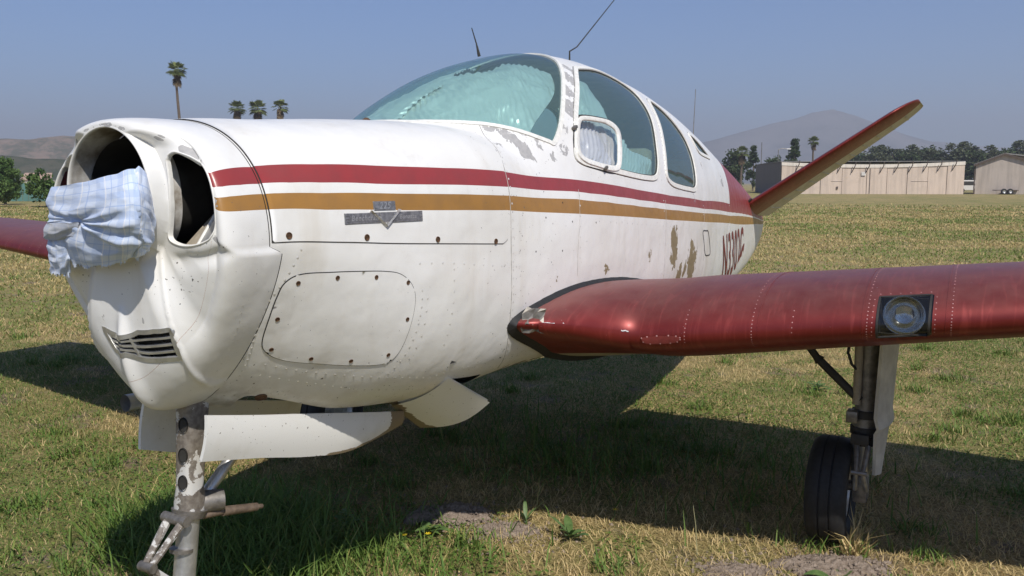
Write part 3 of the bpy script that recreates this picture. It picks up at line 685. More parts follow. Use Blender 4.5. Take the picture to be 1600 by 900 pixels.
# chin grille
gr = empty('chin_grille', (0, 0, 0), nose)
P0 = nose_p(VENTD[:, 0], VENTD[:, 1]); N0 = nose_n(VENTD[:, 0], VENTD[:, 1])
fr = MB(); 
o_ = ribbon('grille_frame', P0 - N0*.002, N0, .014, .004, M['alu'], nose); 
bpy.data.objects.remove(gr)
MB().prism([tuple(nose_p(t, a) + np.array([0, .035, .0])) for t, a in VENT], (0, .004, 0)).build('grille_backing', M['dark'], nose)
def vent_pt(s, t):
    """s 0..1 across (starboard to port), t 0..1 down"""
    top = open_curve(VTOP, 10); bot = open_curve(VBOT, 10)
    i = s * (len(top)-1); a = np.array([np.interp(i, range(len(top)), top[:, k]) for k in (0, 1)]); b = np.array([np.interp(i, range(len(bot)), bot[:, k]) for k in (0, 1)])
    return a*(1-t) + b*t
for t in (.26, .50, .74):
    q = np.array([vent_pt(s, t) for s in np.linspace(.03, .97, 16)]); P0 = nose_p(q[:, 0], q[:, 1]); N0 = nose_n(q[:, 0], q[:, 1])
    ribbon('grille_bar', P0 - N0*.003, N0, .0060, .003, M['alu'], nose, False, .010)
q = np.array([vent_pt(.36, t) for t in np.linspace(0, 1, 8)]); P0 = nose_p(q[:, 0], q[:, 1]); N0 = nose_n(q[:, 0], q[:, 1]); ribbon('grille_bar', P0 - N0*.003, N0, .008, .004, M['alu'], nose, False, .012)
rv = [(t, a) for a, t0, t1 in ((.05, -1.1, -.4),) for t in np.arange(t0, t1, .07)] + [(t, .93-.0*t) for t in np.arange(1.0, 2.1, .16)]
rv = np.array(rv); domes('rivet_rows', nose_p(rv[:, 0], rv[:, 1]), nose_n(rv[:, 0], rv[:, 1]), .003, M['rivet'], nose)

# ---- wings
def wing_geo(x, port=True):
    ax = np.abs(x)
    s = np.clip((.82 - ax)/.32, 0, 1); s = s*s*(3-2*s)
    le = 1.575 + .13*(ax - .65) - .27*s
    te = 3.68 - .11*(ax - .65)
    z = (.944 + .112*(ax - .65)) if port else (.944 + .060*(ax - .65))
    tc = np.interp(ax, [.4, .95, 4.9], [.140, .160, .12]); inc = np.interp(ax, [.4, 4.9], [R(4), R(1)])
    return le, te - le, z, tc, inc
def wing_p(x, t, port=True):
    """t 0..1: trailing edge over the top to the leading edge (.5) and back underneath"""
    x = np.asarray(x, float); t = np.asarray(t, float)
    le, c, z, tc, inc = wing_geo(x, port)
    xc = .5*(1 + np.cos(2*math.pi*t)); up = t < .5
    yt = 5*tc*(.2969*np.sqrt(xc) - .126*xc - .3516*xc**2 + .2843*xc**3 - .1036*xc**4)
    m, k1 = .2025, 15.957
    yc = np.where(xc < m, k1/6*(xc**3 - 3*m*xc**2 + m*m*(3-m)*xc), k1*m**3/6*(1-xc))
    h = np.where(up, yc + yt, yc - yt)
    sg = np.clip((.86 - np.abs(x))/.36, 0, 1); sg = sg*sg*(3-2*sg); h = h*(1 - .60*sg*(1-xc)**5)
    tip = np.sqrt(np.clip(1 - np.clip((np.abs(x) - 4.6)/.42, 0, 1)**2, 0, 1)); h = h*tip
    Y = le + c*(xc*np.cos(inc) + h*np.sin(inc)); Z = z + c*(h*np.cos(inc) - xc*np.sin(inc))
    Z = Z + sg*(.015 + .085*(1-xc)**4)
    return np.stack([x + 0*Y, Y, Z], -1)
def wing_n(x, t, port=True, e=.002):
    n = np.cross(wing_p(x+e, t, port) - wing_p(x-e, t, port), wing_p(x, t+e, port) - wing_p(x, t-e, port)); n /= np.linalg.norm(n, axis=-1, keepdims=True) + 1e-12
    le, c, z, tc, inc = wing_geo(np.asarray(x, float), port); p = wing_p(x, t, port)
    cen = np.stack([p[..., 0], np.clip(p[..., 1], le + .10*c, le + .9*c), z + .01 + 0*p[..., 1] - (np.clip(p[..., 1], le + .1*c, le+.9*c) - le)*np.sin(inc)], -1)
    return n*np.sign(((p - cen)*n).sum(-1, keepdims=True))
LIGHT = dense(np.array([(1.600, .4405), (1.752, .4405), (1.752, .540), (1.600, .540)]), 16)
def make_wing(port):
    s = 1 if port else -1
    xs = np.concatenate([np.arange(.40, 2.4, .02), np.arange(2.4, 4.6, .1), np.linspace(4.6, 5.02, 12)])
    ts = np.unique(np.concatenate([np.linspace(0, .42, 36), np.linspace(.42, .57, 60), np.linspace(.57, 1, 36)]))
    X, Tt = np.meshgrid(xs, ts, indexing='ij')
    X, Tt, wid = cut_grid(X, Tt, [LIGHT], 1., 2.0, .011)
    P = wing_p(X*s, Tt, port).reshape(-1, 3)
    belly = np.clip((Tt - .64)/.02, 0, 1).ravel()
    A = {'chips': (.15 + .6*np.exp(-((X-.6)/.25)**2)*np.exp(-((Tt-.5)/.04)**2)).ravel(), 'belly': belly}
    V, F, A = compact(P, grid_faces(wid == 0), A)
    wg = obj('wing', mesh_np('wing', V, F, A), M['red'], plane)
    wg['label'] = 'dark red wing with landing light and gear' if port else 'dark red wing on the far side of the nose'
    cv = compact(P, grid_faces(wid == 1), {}); N = wing_n(X*s, Tt, port).reshape(-1, 3)
    ll = empty('landing_light', (0, 0, 0), wg)
    obj('lens_cover', mesh_np('lens_cover', *cv[:2]), M['clear'], ll)
    Q = LIGHT; ribbon('lens_frame', wing_p(Q[:, 0]*s, Q[:, 1], port), wing_n(Q[:, 0]*s, Q[:, 1], port), .008, .0022, M['dark'], ll)
    c = wing_p(1.676*s, .487, port); n = np.array([0, -.985, -.17])
    bk = MB(); x0, x1 = 1.604*s, 1.748*s; zt = wing_p(1.676*s, .4415, port); zb = wing_p(1.676*s, .538, port); ym = c[1] + .14
    bk.add([(x0, zt[1], zt[2]-.004), (x1, zt[1], zt[2]-.004), (x1, ym, zt[2]-.004), (x0, ym, zt[2]-.004), (x0, zb[1], zb[2]+.004), (x1, zb[1], zb[2]+.004), (x1, ym, zb[2]+.004), (x0, ym, zb[2]+.004)],
           [(3, 2, 6, 7), (0, 3, 7, 4), (1, 5, 6, 2), (0, 1, 2, 3), (4, 7, 6, 5)]); bk.build('lamp_recess', M['dark'], ll, smooth=False)
    rf = MB().lathe([(.064, -.010), (.062, -.008), (.055, .012), (.041, .035), (.022, .046), (.001, .050)], (0, 0, 0), 'Y', 36).build('reflector', M['chrome'], ll)
    rf.location = (1.676*s, c[1] + .040, (zt[2]+zb[2])/2 + .004)
    MB().lathe([(.001, -.012), (.010, -.008), (.012, .01), (.008, .04)], (0, 0, 0), 'Y', 16).build('bulb', M['clear'], ll).location = rf.location
    # rubber fairing seal at the root, panel laps, rivets, small plates
    if port:
        tq = np.linspace(.24, .76, 120); xr = np.full(120, .6)
        for i, t in enumerate(tq):                          # where the wing skin meets the fuselage side
            xx = np.arange(.40, .62, .002); p = wing_p(xx, np.full(len(xx), t), port); th = np.arctan2(p[:, 2]-body_z0(p[:, 1]), p[:, 0])
            out = np.hypot(p[:, 0], p[:, 2]-body_z0(p[:, 1])) > body_r(p[:, 1], th)[0]; xr[i] = xx[np.argmax(out)] if out.any() else .6
        Pw = wing_p(xr, tq, port); Nw = wing_n(xr, tq, port)*.75 + np.array([.6, 0, 0])
        ribbon('root_seal', Pw, Nw/np.linalg.norm(Nw, axis=1, keepdims=True), .040, .012, M['black'], wg, False)
        # torn root fairing piece
        xs2 = np.linspace(.56, .79, 24); ts2 = np.linspace(.492, .560, 10); XX, T2 = np.meshgrid(xs2, ts2, indexing='ij')
        jag = .006*np.sin(XX*90)*(T2 < .489); ofs = .005 + .004*np.clip((.63-XX)/.05, 0, 1)
        Pf = (wing_p(XX, T2 + jag*.2) + wing_n(XX, T2)*ofs[..., None]).reshape(-1, 3)
        I = grid_faces(np.ones((23, 9), bool)); obj('root_fairing_patch', mesh_np('root_fairing_patch', Pf, I, {'chips': np.full(len(Pf), .7), 'belly': np.zeros(len(Pf))}), M['red'], wg)
        for xa, xb in ((.572, .600), (.765, .788)):
            q = np.stack([np.linspace(xa, xb, 12), .4918 + .0008*np.sin(np.linspace(0, 9, 12) + xa*90)], -1); ribbon('torn_edge', wing_p(q[:, 0], q[:, 1])+wing_n(q[:, 0], q[:, 1])*.005, wing_n(q[:, 0], q[:, 1]), .0045, .0018, M['rivet'], wg, False)
        cr = MB(); r2 = random.Random(4); base = wing_p(.555, .50)
        g = [[base + np.array([-.045 + .016*i + r2.uniform(-.006, .006), -.022 + .010*abs(j-2) + r2.uniform(-.009, .009) + .008*i, -.030 + .017*j + r2.uniform(-.006, .006)]) for j in range(6)] for i in range(5)]
        cr.add([p for rr in g for p in rr], [(i*6+j, i*6+j+1, (i+1)*6+j+1, (i+1)*6+j) for i in range(4) for j in range(5)]); cr.build('crumpled_fairing_tip', M['steel'], wg, smooth=False)
        q = closed_curve([(.835, .505), (.87, .501), (.93, .501), (.965, .505), (.97, .512), (.95, .520), (.90, .521), (.85, .519)], 6)
        cen = q.mean(0); Pq = wing_p(q[:, 0], q[:, 1]) + wing_n(q[:, 0], q[:, 1])*.003; pc = wing_p(*cen) + wing_n(*cen)*.003
        me = bpy.data.meshes.new('inspection_plate'); me.from_pydata(Pq.tolist() + [pc.tolist()], [], [(j, (j+1) % len(q), len(q)) for j in range(len(q))]); obj('inspection_plate', me, M['letter'], wg)
        domes('rivet_rows', Pq[::4], wing_n(q[::4, 0], q[::4, 1]), .0035, M['wingrivet'], wg)
        tq = np.linspace(.20, .57, 60)
        for xx in (1.23, 1.555, 1.80): ribbon('panel_lap', wing_p(np.full(60, xx), tq), wing_n(np.full(60, xx), tq), .006, .0012, M['red'], wg, False)
        rr = [(xx, t) for xx in (1.21, 1.57, 1.815, 2.2) for t in np.arange(.30, .56, .008)] + [(x, .4345) for x in np.arange(1.60, 1.77, .03)] + [(x, .545) for x in np.arange(1.60, 1.77, .03)] + [(.985, t) for t in np.arange(.45, .53, .009)] + [(1.34, t) for t in np.arange(.46, .51, .012)] + [(1.585, t) for t in np.arange(.445, .54, .012)] + [(1.768, t) for t in np.arange(.445, .54, .012)]
    else:
        rr = [(xx, t) for xx in (3.1, 3.5) for t in np.arange(.36, .56, .01)]
    rr = np.array(rr); domes('rivet_rows', wing_p(rr[:, 0]*s, rr[:, 1], port), wing_n(rr[:, 0]*s, rr[:, 1], port), .0030, M['wingrivet'], wg)
    return wg
wing = make_wing(True); make_wing(False)

# ---- V tail
def make_tail(s):
    n = 46; sp = np.concatenate([np.linspace(0, .86, 28), 1 - .14*(1 - np.sin(np.linspace(.08, math.pi/2, 18)))]); ts = np.linspace(0, 1, 65)
    S_, T_ = np.meshgrid(sp, ts, indexing='ij')
    rnd = np.sqrt(np.clip(1 - np.clip((S_ - .84)/.161, 0, 1)**2, 0, 1))
    le = 6.02 + .40*S_; ch = 1.05 - .38*S_; mid = le + ch*.45
    xc = .5*(1+np.cos(2*math.pi*T_)); yt = 5*.085*(.2969*np.sqrt(xc) - .126*xc - .3516*xc**2 + .2843*xc**3 - .1036*xc**4)
    h = np.where(T_ < .5, yt, -yt)*ch*np.clip(rnd + .0, .05, 1); Y = mid + (le + ch*xc - mid)*np.clip(rnd*.92+.08, 0, 1)
    A = R(35.2); L = 1.60
    bx, bz_ = .06 + L*S_*math.cos(A), 1.27 + L*S_*math.sin(A)
    h = h - np.clip(xc, 0, 1)*ch*math.tan(R(2.6)) - np.clip(xc - .56, 0, 1)*ch*math.tan(R(4)); xo = xc
    P = np.stack([s*(bx - h*math.sin(A)), Y, bz_ + h*math.cos(A)], -1).reshape(-1, 3)
    under = ((T_ > .5) & (xc > .52)).astype(float).ravel()
    m = np.zeros((len(sp)-1, 64), bool); Tm = (T_[:-1, :-1] + T_[1:, 1:])/2; Xm = .5*(1+np.cos(2*math.pi*Tm)); ctrl = (Xm > .56)
    at_ = {'chips': np.full(P.shape[0], .2), 'belly': np.zeros(P.shape[0])}
    V, F, A1 = compact(P, grid_faces(~ctrl), at_); st = obj('tail_fin', mesh_np('tail_fin', V, F, A1), M['red'], plane)
    V, F, _ = compact(P, grid_faces(ctrl), {}); ru = obj('ruddervator', mesh_np('ruddervator', V, F), M['cream'], plane)
    for k in np.linspace(.08, .9, 11):
        le_, c_ = 6.02 + .40*k, 1.05 - .38*k; q = np.linspace(.6, .97, 10); hh = 5*.085*(.2969*np.sqrt(q) - .126*q - .3516*q**2 + .2843*q**3 - .1036*q**4)*c_ + q*c_*math.tan(R(2.6)) + (q-.56)*c_*math.tan(R(4))
        Pk = np.stack([s*(.06 + L*k*math.cos(A) + hh*math.sin(A)), le_ + c_*q, 1.27 + L*k*math.sin(A) - hh*math.cos(A)], -1); Nk = np.tile([s*math.sin(A), 0, -math.cos(A)], (10, 1))
        ribbon('stiffener_bead', Pk, Nk, .016, .005, M['cream'], ru, False)
    return st
M['cream'] = simple('chalky cream paint', (.56, .53, .43), .55, 0, .12, 18)
make_tail(1); make_tail(-1)
MB().box((.16, 6.05, 1.36), (.012, .06, .05), Matrix.Rotation(.6, 3, 'Y'), .003).build('tail_bracket', M['dark'], plane)

# ---- cabin contents that belong to the airplane
MB().box((0, 2.9, .95), (.80, 2.3, .02)).build('cabin_floor', M['liner'], plane)
MB().prism([(-.42, 1.30, .9), (.42, 1.30, .9), (.46, 1.30, 1.45), (.38, 1.30, 1.60), (-.38, 1.30, 1.60), (-.46, 1.30, 1.45)], (0, .02, 0)).build('firewall', M['dark'], plane)
for sx in (-1, 1):
    st = empty('seat', (0, 0, 0), plane)
    MB().box((sx*.25, 2.45, 1.18), (.42, .46, .14), None, .04).build('seat_cushion', M['seat'], st); MB().box((sx*.25, 2.72, 1.43), (.42, .12, .50), Matrix.Rotation(-.22, 3, 'X'), .04).build('seat_back', M['seat'], st)
st = empty('seat', (0, 0, 0), plane)
MB().box((0, 3.35, 1.18), (.84, .46, .14), None, .04).build('seat_cushion', M['seat'], st); MB().box((0, 3.62, 1.42), (.80, .12, .46), Matrix.Rotation(-.25, 3, 'X'), .04).build('seat_back', M['seat'], st)
MB().prism([(-.44, 1.55, 1.30), (.44, 1.55, 1.30), (.43, 1.55, 1.56), (.34, 1.55, 1.64), (-.34, 1.55, 1.64), (-.43, 1.55, 1.56)], (0, .03, 0)).build('instrument_panel', M['dark'], plane)
yk = MB(); yk.tube([(.25 + .14*math.cos(a), 1.60 + .04*math.sin(a), 1.60 + .125*math.sin(a)) for a in np.linspace(0, 2*math.pi, 25)], .011, 8); yk.tube([(.25, 1.58, 1.56), (.25, 1.60, 1.60)], .02, 8); yk.build('control_wheel', M['dark'], plane)

# ---- aerials
MB().tube([(.05, 1.795, 2.02), (.04, 1.79, 2.07), (.03, 1.77, 2.13)], [.007, .003, .002], 8).build('whip_aerial', M['dark'], plane)
MB().tube([(.1, 2.56, 2.07), (.1, 2.56, 2.135), (.12, 2.60, 2.16), (.1, 3.12, 2.474), (.1, 3.3, 2.58)], [.005, .004, .003, .0022, .002], 8).build('bent_wire_aerial', M['dark'], plane)
MB().tube([(.1, 4.60, 1.80), (.1, 4.60, 1.86), (.1, 4.63, 2.15)], [.010, .003, .002], 8).build('tail_aerial', M['steel'], plane)
MB().lathe([(.016, 0), (.014, .012), (.006, .018), (.001, .019)], (.02, 1.09, 1.712), 'Z', 16).build('deck_stud', M['rust'], plane)

# ---- nose gear
M['rustysteel'] = simple('rust stained steel', (.17, .125, .09), .6, .35, .4, 40, .2)
ng = empty('nose_gear', (0, .28, 0), plane)
def local(o, e):
    o.parent = e; o.matrix_parent_inverse = Matrix.Translation(-Vector(e.location)); return o
def leg_section(z, w, d, yc, n=20):
    a = np.linspace(0, 2*math.pi, n, endpoint=False); return [(w*np.sign(math.cos(t))*abs(math.cos(t))**.7, yc + d*np.sign(math.sin(t))*abs(math.sin(t))**.7, z) for t in a]
b = MB(); secs = [(1.0, .039, .043, .330), (.90, .036, .041, .322), (.78, .033, .037, .310), (.68, .031, .034, .300), (.64, .036, .038, .297), (.605, .035, .037, .294)]
vs = [p for z, w_, d_, y_ in secs for p in leg_section(z, w_, d_, y_)]; fs = [(i*20+k, i*20+(k+1) % 20, (i+1)*20+(k+1) % 20, (i+1)*20+k) for i in range(len(secs)-1) for k in range(20)] + [tuple(range(100, 120))]
b.add(vs, fs); local(b.build('upper_leg', M['gearpaint'], ng), ng)
for z in (.858, .775, .700):
    h = MB().lathe([(.0001, -.002), (.013, -.002), (.013, .002), (.0155, .002), (.0155, -.004)], (0, 0, 0), 'Y', 20).build('lightening_hole', M['dark'], ng); h.scale = (.85, 1, 1.4)
    yy = np.interp(z, [.605, 1.0], [.294, .330]) - np.interp(z, [.605, 1.0], [.0345, .043])
    h.parent = ng; h.location = (.012, yy + .001 - .28, z); h.rotation_euler = (0, 0, R(18))
local(MB().tube([(0, .295, .615), (0, .290, .595)], [.048, .043], 20).tube([(.0, .33, .622), (.035, .385, .620)], [.034, .030], 14).build('collar', M['steel'], ng), ng)
local(MB().tube([(0, .293, .60), (0, .262, .40)], .030, 18).build('oleo_strut', M['alu'], ng), ng)
local(MB().tube([(0, .2635, .515), (0, .262, .505)], .0325, 18).build('oleo_ring', M['steel'], ng), ng)
for dx in (-.028, .028): local(MB().tube([(dx, .248, .600), (dx*.4, .150, .505)], [.012, .009], 8).build('torque_link', M['gearpaint'], ng), ng); local(MB().tube([(dx*.4, .150, .505), (dx, .232, .415)], [.009, .012], 8).build('torque_link', M['gearpaint'], ng), ng)
local(MB().tube([(-.045, .248, .602), (.045, .248, .602)], .015, 12).build('link_pin', M['steel'], ng), ng); local(MB().tube([(-.025, .150, .505), (.025, .150, .505)], .013, 12).build('link_pin', M['steel'], ng), ng)
local(MB().tube([(.02, .32, .590), (.03, .385, .583)], .010, 10).tube([(.03, .385, .583), (.045, .50, .560)], [.014, .012], 14).tube([(.045, .50, .560), (.047, .52, .556)], .007, 8).build('shimmy_damper', M['rustysteel'], ng), ng)
local(MB().tube([(0, .335, .625), (0, .56, .80)], .017, 12).build('drag_brace', M['alu'], ng), ng)
fk = MB(); fk.tube([(0, .262, .41), (0, .255, .385)], .036, 16)
for sx in (-1, 1): fk.tube([(0, .255, .395), (sx*.075, .25, .37), (sx*.085, .235, .17)], [.026, .022, .018], 10)
local(fk.build('fork', M['gearpaint'], ng), ng)
def wheel(cx, cy, cz, r, wd, parent):
    e = empty('wheel', (0, 0, 0), parent); h = wd/2
    t = MB().lathe([(r*.56, -h*.78), (r*.66, -h*.92), (r*.80, -h), (r*.92, -h*.90), (r*.985, -h*.66), (r, -h*.42), (r*1.0, -h*.30), (r*.975, -h*.28), (r*.975, -h*.22), (r*1.005, -h*.20), (r*1.005, h*.20), (r*.975, h*.22), (r*.975, h*.28), (r, h*.30), (r, h*.42), (r*.985, h*.66), (r*.92, h*.90), (r*.80, h), (r*.66, h*.92), (r*.56, h*.78)], (cx, cy, cz), 'X', 48).build('tyre', M['black'], e)
    rm = MB().lathe([(r*.60, -h*.75), (r*.54, -h*.72), (r*.48, -h*.45), (r*.20, -h*.35), (r*.18, -h*.7), (.001, -h*.72)], (cx, cy, cz), 'X', 32).lathe([(r*.60, h*.75), (r*.54, h*.72), (r*.48, h*.45), (r*.20, h*.35), (r*.18, h*.7), (.001, h*.72)], (cx, cy, cz), 'X', 32).build('rim', M['alu'], e)
    for o in (t, rm):
        o.parent = e
    return e
we = wheel(0, .235, .175, .178, .125, ng); we.matrix_parent_inverse = Matrix.Translation(-Vector(ng.location))
# nose gear doors (curved plates, edge on the outside grimy)
def door_plate(name, x0, pts_top, pts_bot, thick, bulge, label=None):
    n = len(pts_top); V = []; G = []
    m = 8
    for i in range(n):
        for j in range(m+1):
            t = j/m; y = pts_top[i][0]*(1-t) + pts_bot[i][0]*t; z = pts_top[i][1]*(1-t) + pts_bot[i][1]*t
            V.append((x0 + bulge*math.sin(math.pi*(.15+.7*t)) - .02*t, y, z)); G.append(max(0, (t-.78)/.22)*(.35 + .65*min(1, max(0, (y-.55)/.35))) + max(0, (y-.98)/.1))
    V = np.array(V); sgn = 1 if x0 > 0 else -1
    V2 = V - np.array([sgn*thick, 0, 0]); N = len(V)
    F = [(i*(m+1)+j, i*(m+1)+j+1, (i+1)*(m+1)+j+1, (i+1)*(m+1)+j) for i in range(n-1) for j in range(m)]
    F2 = [tuple(q + N for q in f[::-1]) for f in F]
    ed = [i*(m+1) for i in range(n)] + [(n-1)*(m+1)+j for j in range(1, m+1)] + [i*(m+1)+m for i in range(n-2, -1, -1)] + [j for j in range(m-1, 0, -1)]
    F3 = [(ed[k], ed[(k+1) % len(ed)], ed[(k+1) % len(ed)]+N, ed[k]+N) for k in range(len(ed))]
    o = obj(name, mesh_np(name, np.vstack([V, V2]), np.array(F + F2 + F3), {'grime': np.array(G+G)}), M['doorpaint'], plane)
    o.data.set_sharp_from_angle(angle=R(40))
    return o
tp = open_curve([(.245, .910), (.45, .862), (.70, .808), (.95, .752), (1.11, .718)], 5); bt = open_curve([(.238, .785), (.45, .735), (.65, .682), (.85, .646), (1.125, .662)], 5)
door_plate('nose_gear_door', .135, tp, bt, .010, .014)
tp2 = open_curve([(.27, .905), (.50, .86), (.90, .77)], 6); bt2 = open_curve([(.265, .770), (.50, .70), (.90, .66)], 6)
door_plate('nose_gear_door', -.135, tp2, bt2, .010, -.010)
# cowl flap, hanging open behind the gear door
A_, B_, C_, D_ = map(np.array, ((.12, 1.065, .745), (.37, 1.045, .872), (.38, 1.30, .735), (.12, 1.24, .622)))
V = []; G = []
for i in range(13):
    for j in range(9):
        s_, t_ = i/12, j/8; p = (A_*(1-s_)+B_*s_)*(1-t_) + (D_*(1-s_)+C_*s_)*t_
        p = p + np.array([.02, 0, -.025])*math.sin(math.pi*s_)*(.5+.5*t_); V.append(p); G.append(max(0, (.30-s_)/.3)*.9 + max(0, (t_-.85)/.15)*.3*(1-s_))
V = np.array(V); F = grid_faces(np.ones((12, 8), bool)); V2 = V + np.array([-.006, 0, .009]); N = len(V)
o = obj('cowl_flap', mesh_np('cowl_flap', np.vstack([V, V2]), np.vstack([F, F[:, ::-1]+N]), {'grime': np.array(G+G)}), M['doorpaint'], plane)
o['label'] = 'curved white cowl flap hanging open under the belly'
sol = MB()
MB().prism([(.06, 1.02, .80), (.40, 1.02, .93), (.40, 1.34, .93), (.06, 1.34, .80)], (0, 0, .01)).build('flap_well', M['dark'], plane)
MB().prism([(-.14, .36, 1.02), (.14, .36, 1.02), (.14, 1.1, .97), (-.14, 1.1, .97)], (0, 0, .01)).build('gear_well_roof', M['dark'], plane)
# exhaust pipe on the far side
MB().tube([(-.17, .62, .93), (-.185, .45, .900), (-.195, .34, .895), (-.20, .262, .897)], [.023, .023, .023, .024], 18, False).build('exhaust_pipe', M['alu'], plane)
MB().tube([(-.26, .45, 1.02), (-.27, .36, .99), (-.27, .34, .955)], [.008, .007, .010], 8).build('drain_tube', M['steel'], plane)

# ---- main gear
def main_gear(s):
    g = empty('main_gear', (s*1.50, 2.5, 0), plane); K = lambda o: local(o, g)
    K(MB().tube([(s*1.50, 2.50, 1.0), (s*1.50, 2.50, .60), (s*1.50, 2.50, .50)], [.042, .042, .050], 18).build('upper_leg', M['steel'], g))
    K(MB().tube([(s*1.468, 2.455, .90), (s*1.468, 2.455, .60)], .017, 12).build('retract_rod', M['seat'], g))
    K(MB().tube([(s*1.50, 2.50, .50), (s*1.495, 2.51, .24)], .029, 16).build('oleo_strut', M['alu'], g))
    for z, r_ in ((.555, .055), (.485, .058), (.44, .050)): K(MB().tube([(s*1.50, 2.5, z+.016), (s*1.50, 2.5, z-.016)], r_, 16).build('collar', M['dark'], g))
    K(MB().box((s*1.455, 2.45, .55), (.045, .06, .05), None, .006).build('bracket', M['steel'], g)); K(MB().box((s*1.49, 2.44, .46), (.07, .05, .045), None, .006).build('bracket', M['dark'], g))
    for dx in (-.022, .022):
        K(MB().tube([(s*(1.50+dx), 2.445, .43), (s*(1.50+dx*.6), 2.37, .335)], [.011, .009], 8).build('torque_link', M['steel'], g)); K(MB().tube([(s*(1.50+dx*.6), 2.37, .335), (s*(1.50+dx), 2.45, .24)], [.009, .011], 8).build('torque_link', M['alu'], g))
    K(MB().tube([(s*1.47, 2.37, .335), (s*1.53, 2.37, .335)], .010, 8).build('link_pin', M['steel'], g))
    K(MB().box((s*1.495, 2.50, .235), (.06, .09, .12), None, .015).build('axle_block', M['steel'], g)); K(MB().tube([(s*1.52, 2.50, .235), (s*1.36, 2.50, .235)], .022, 12).build('axle', M['steel'], g))
    K(MB().tube([(s*1.18, 2.48, .93), (s*1.30, 2.47, .78), (s*1.315, 2.47, .765)], [.016, .016, .024], 10).tube([(s*1.315, 2.47, .765), (s*1.48, 2.46, .615)], [.018, .018], 10).build('side_brace', M['dark'], g))
    K(MB().tube([(s*1.435, 2.44, .88), (s*1.43, 2.42, .82), (s*1.445, 2.43, .77), (s*1.47, 2.45, .74)], .006, 8).build('brake_hose', M['black'], g))
    e = wheel(s*1.380, 2.5, .208, .226, .168, g); e.matrix_parent_inverse = Matrix.Translation(-Vector(g.location))
    V = []; F = []
    rows = [(0, .96, .0, .30), (.25, .84, .0, .29), (.5, .70, .0, .28), (.70, .56, .0, .27), (.76, .515, .0, .25), (.80, .49, .02, .24), (1., .31, .05, .13)]
    for k, z, a, b_ in rows:
        for t in np.linspace(0, 1, 5):
            yy = a + (b_-a)*t; kink = .014 if k in (.76,) else 0.
            V.append((s*(1.555 + .14*yy + .014*math.sin(math.pi*t) + kink - .02*k), 2.40 + yy, z))
    n5 = len(rows); F = [(i*5+j, i*5+j+1, (i+1)*5+j+1, (i+1)*5+j) for i in range(n5-1) for j in range(4)]
    V = np.array(V); V2 = V + np.array([s*.012, -.003, 0]); N = len(V); ed = [j for j in range(5)] + [i*5+4 for i in range(1, n5)] + [(n5-1)*5+j for j in (3, 2, 1, 0)] + [i*5 for i in range(n5-2, 0, -1)]
    b = MB().add(V, F).add(V2, [f[::-1] for f in F]); b.f += [(ed[k], ed[(k+1) % len(ed)], ed[(k+1) % len(ed)]+N, ed[k]+N) for k in range(len(ed))]
    K(b.build('gear_door', M['doorgrey'], g))
    return g
M['doorgrey'] = simple('dusty pale grey door paint', (.50, .49, .45), .6, 0, .15, 14, .1)
main_gear(1); main_gear(-1)

# ---------------------------------------------------------------- loose things on and in the airplane
def bez_grid(C, nu, nv):
    """smooth surface through a control net (rows v, columns u)"""
    C = np.asarray(C, float); r = np.stack([open_curve(row_, 12) for row_ in C]); t = np.linspace(0, r.shape[1]-1, nu)
    r = np.stack([np.stack([np.interp(t, range(r.shape[1]), rr[:, k]) for k in range(3)], -1) for rr in r])
    c = np.stack([open_curve(r[:, i], 12) for i in range(nu)], 1); t = np.linspace(0, c.shape[0]-1, nv)
    return np.stack([np.stack([np.interp(t, range(c.shape[0]), c[:, i, k]) for k in range(3)], -1) for i in range(nu)], 1)
CL_MAIN = [[(-0.259, 0.12, 1.501), (-0.092, 0.07, 1.508), (0.021, 0.05, 1.519), (0.098, 0.045, 1.536), (0.138, 0.055, 1.547), (0.147, 0.08, 1.538), (0.126, 0.12, 1.504)], [(-0.263, 0.11, 1.47), (-0.086, 0.055, 1.479), (0.06, 0.02, 1.488), (0.149, 0.008, 1.498), (0.184, 0.025, 1.504), (0.18, 0.06, 1.492), (0.14, 0.11, 1.47)], [(-0.261, 0.105, 1.437), (-0.091, 0.05, 1.446), (0.069, 0.008, 1.454), (0.161, -0.004, 1.461), (0.199, 0.014, 1.464), (0.187, 0.055, 1.451), (0.146, 0.105, 1.434)], [(-0.26, 0.104, 1.407), (-0.099, 0.05, 1.418), (0.05, 0.014, 1.416), (0.155, -0.002, 1.419), (0.192, 0.018, 1.419), (0.186, 0.055, 1.413), (0.15, 0.1, 1.4)], [(-0.255, 0.104, 1.382), (-0.104, 0.055, 1.39), (0.026, 0.024, 1.38), (0.134, 0.008, 1.38), (0.177, 0.024, 1.382), (0.178, 0.058, 1.377), (0.148, 0.096, 1.368)], [(-0.192, 0.092, 1.357), (-0.103, 0.062, 1.354), (-0.002, 0.042, 1.344), (0.105, 0.028, 1.345), (0.15, 0.04, 1.353), (0.155, 0.068, 1.358), (0.14, 0.094, 1.357)], [(-0.148, 0.084, 1.316), (-0.11, 0.074, 1.306), (-0.024, 0.06, 1.306), (0.065, 0.056, 1.317), (0.114, 0.062, 1.332), (0.133, 0.076, 1.344), (0.131, 0.094, 1.349)]]
CL_BAND = [[(-0.278, 0.112, 1.405), (-0.173, 0.072, 1.41), (-0.086, 0.044, 1.413), (-0.042, 0.036, 1.418)], [(-0.276, 0.106, 1.385), (-0.162, 0.06, 1.389), (-0.087, 0.04, 1.392), (-0.046, 0.034, 1.399)], [(-0.282, 0.112, 1.363), (-0.187, 0.075, 1.364), (-0.123, 0.056, 1.369), (-0.075, 0.046, 1.379)]]
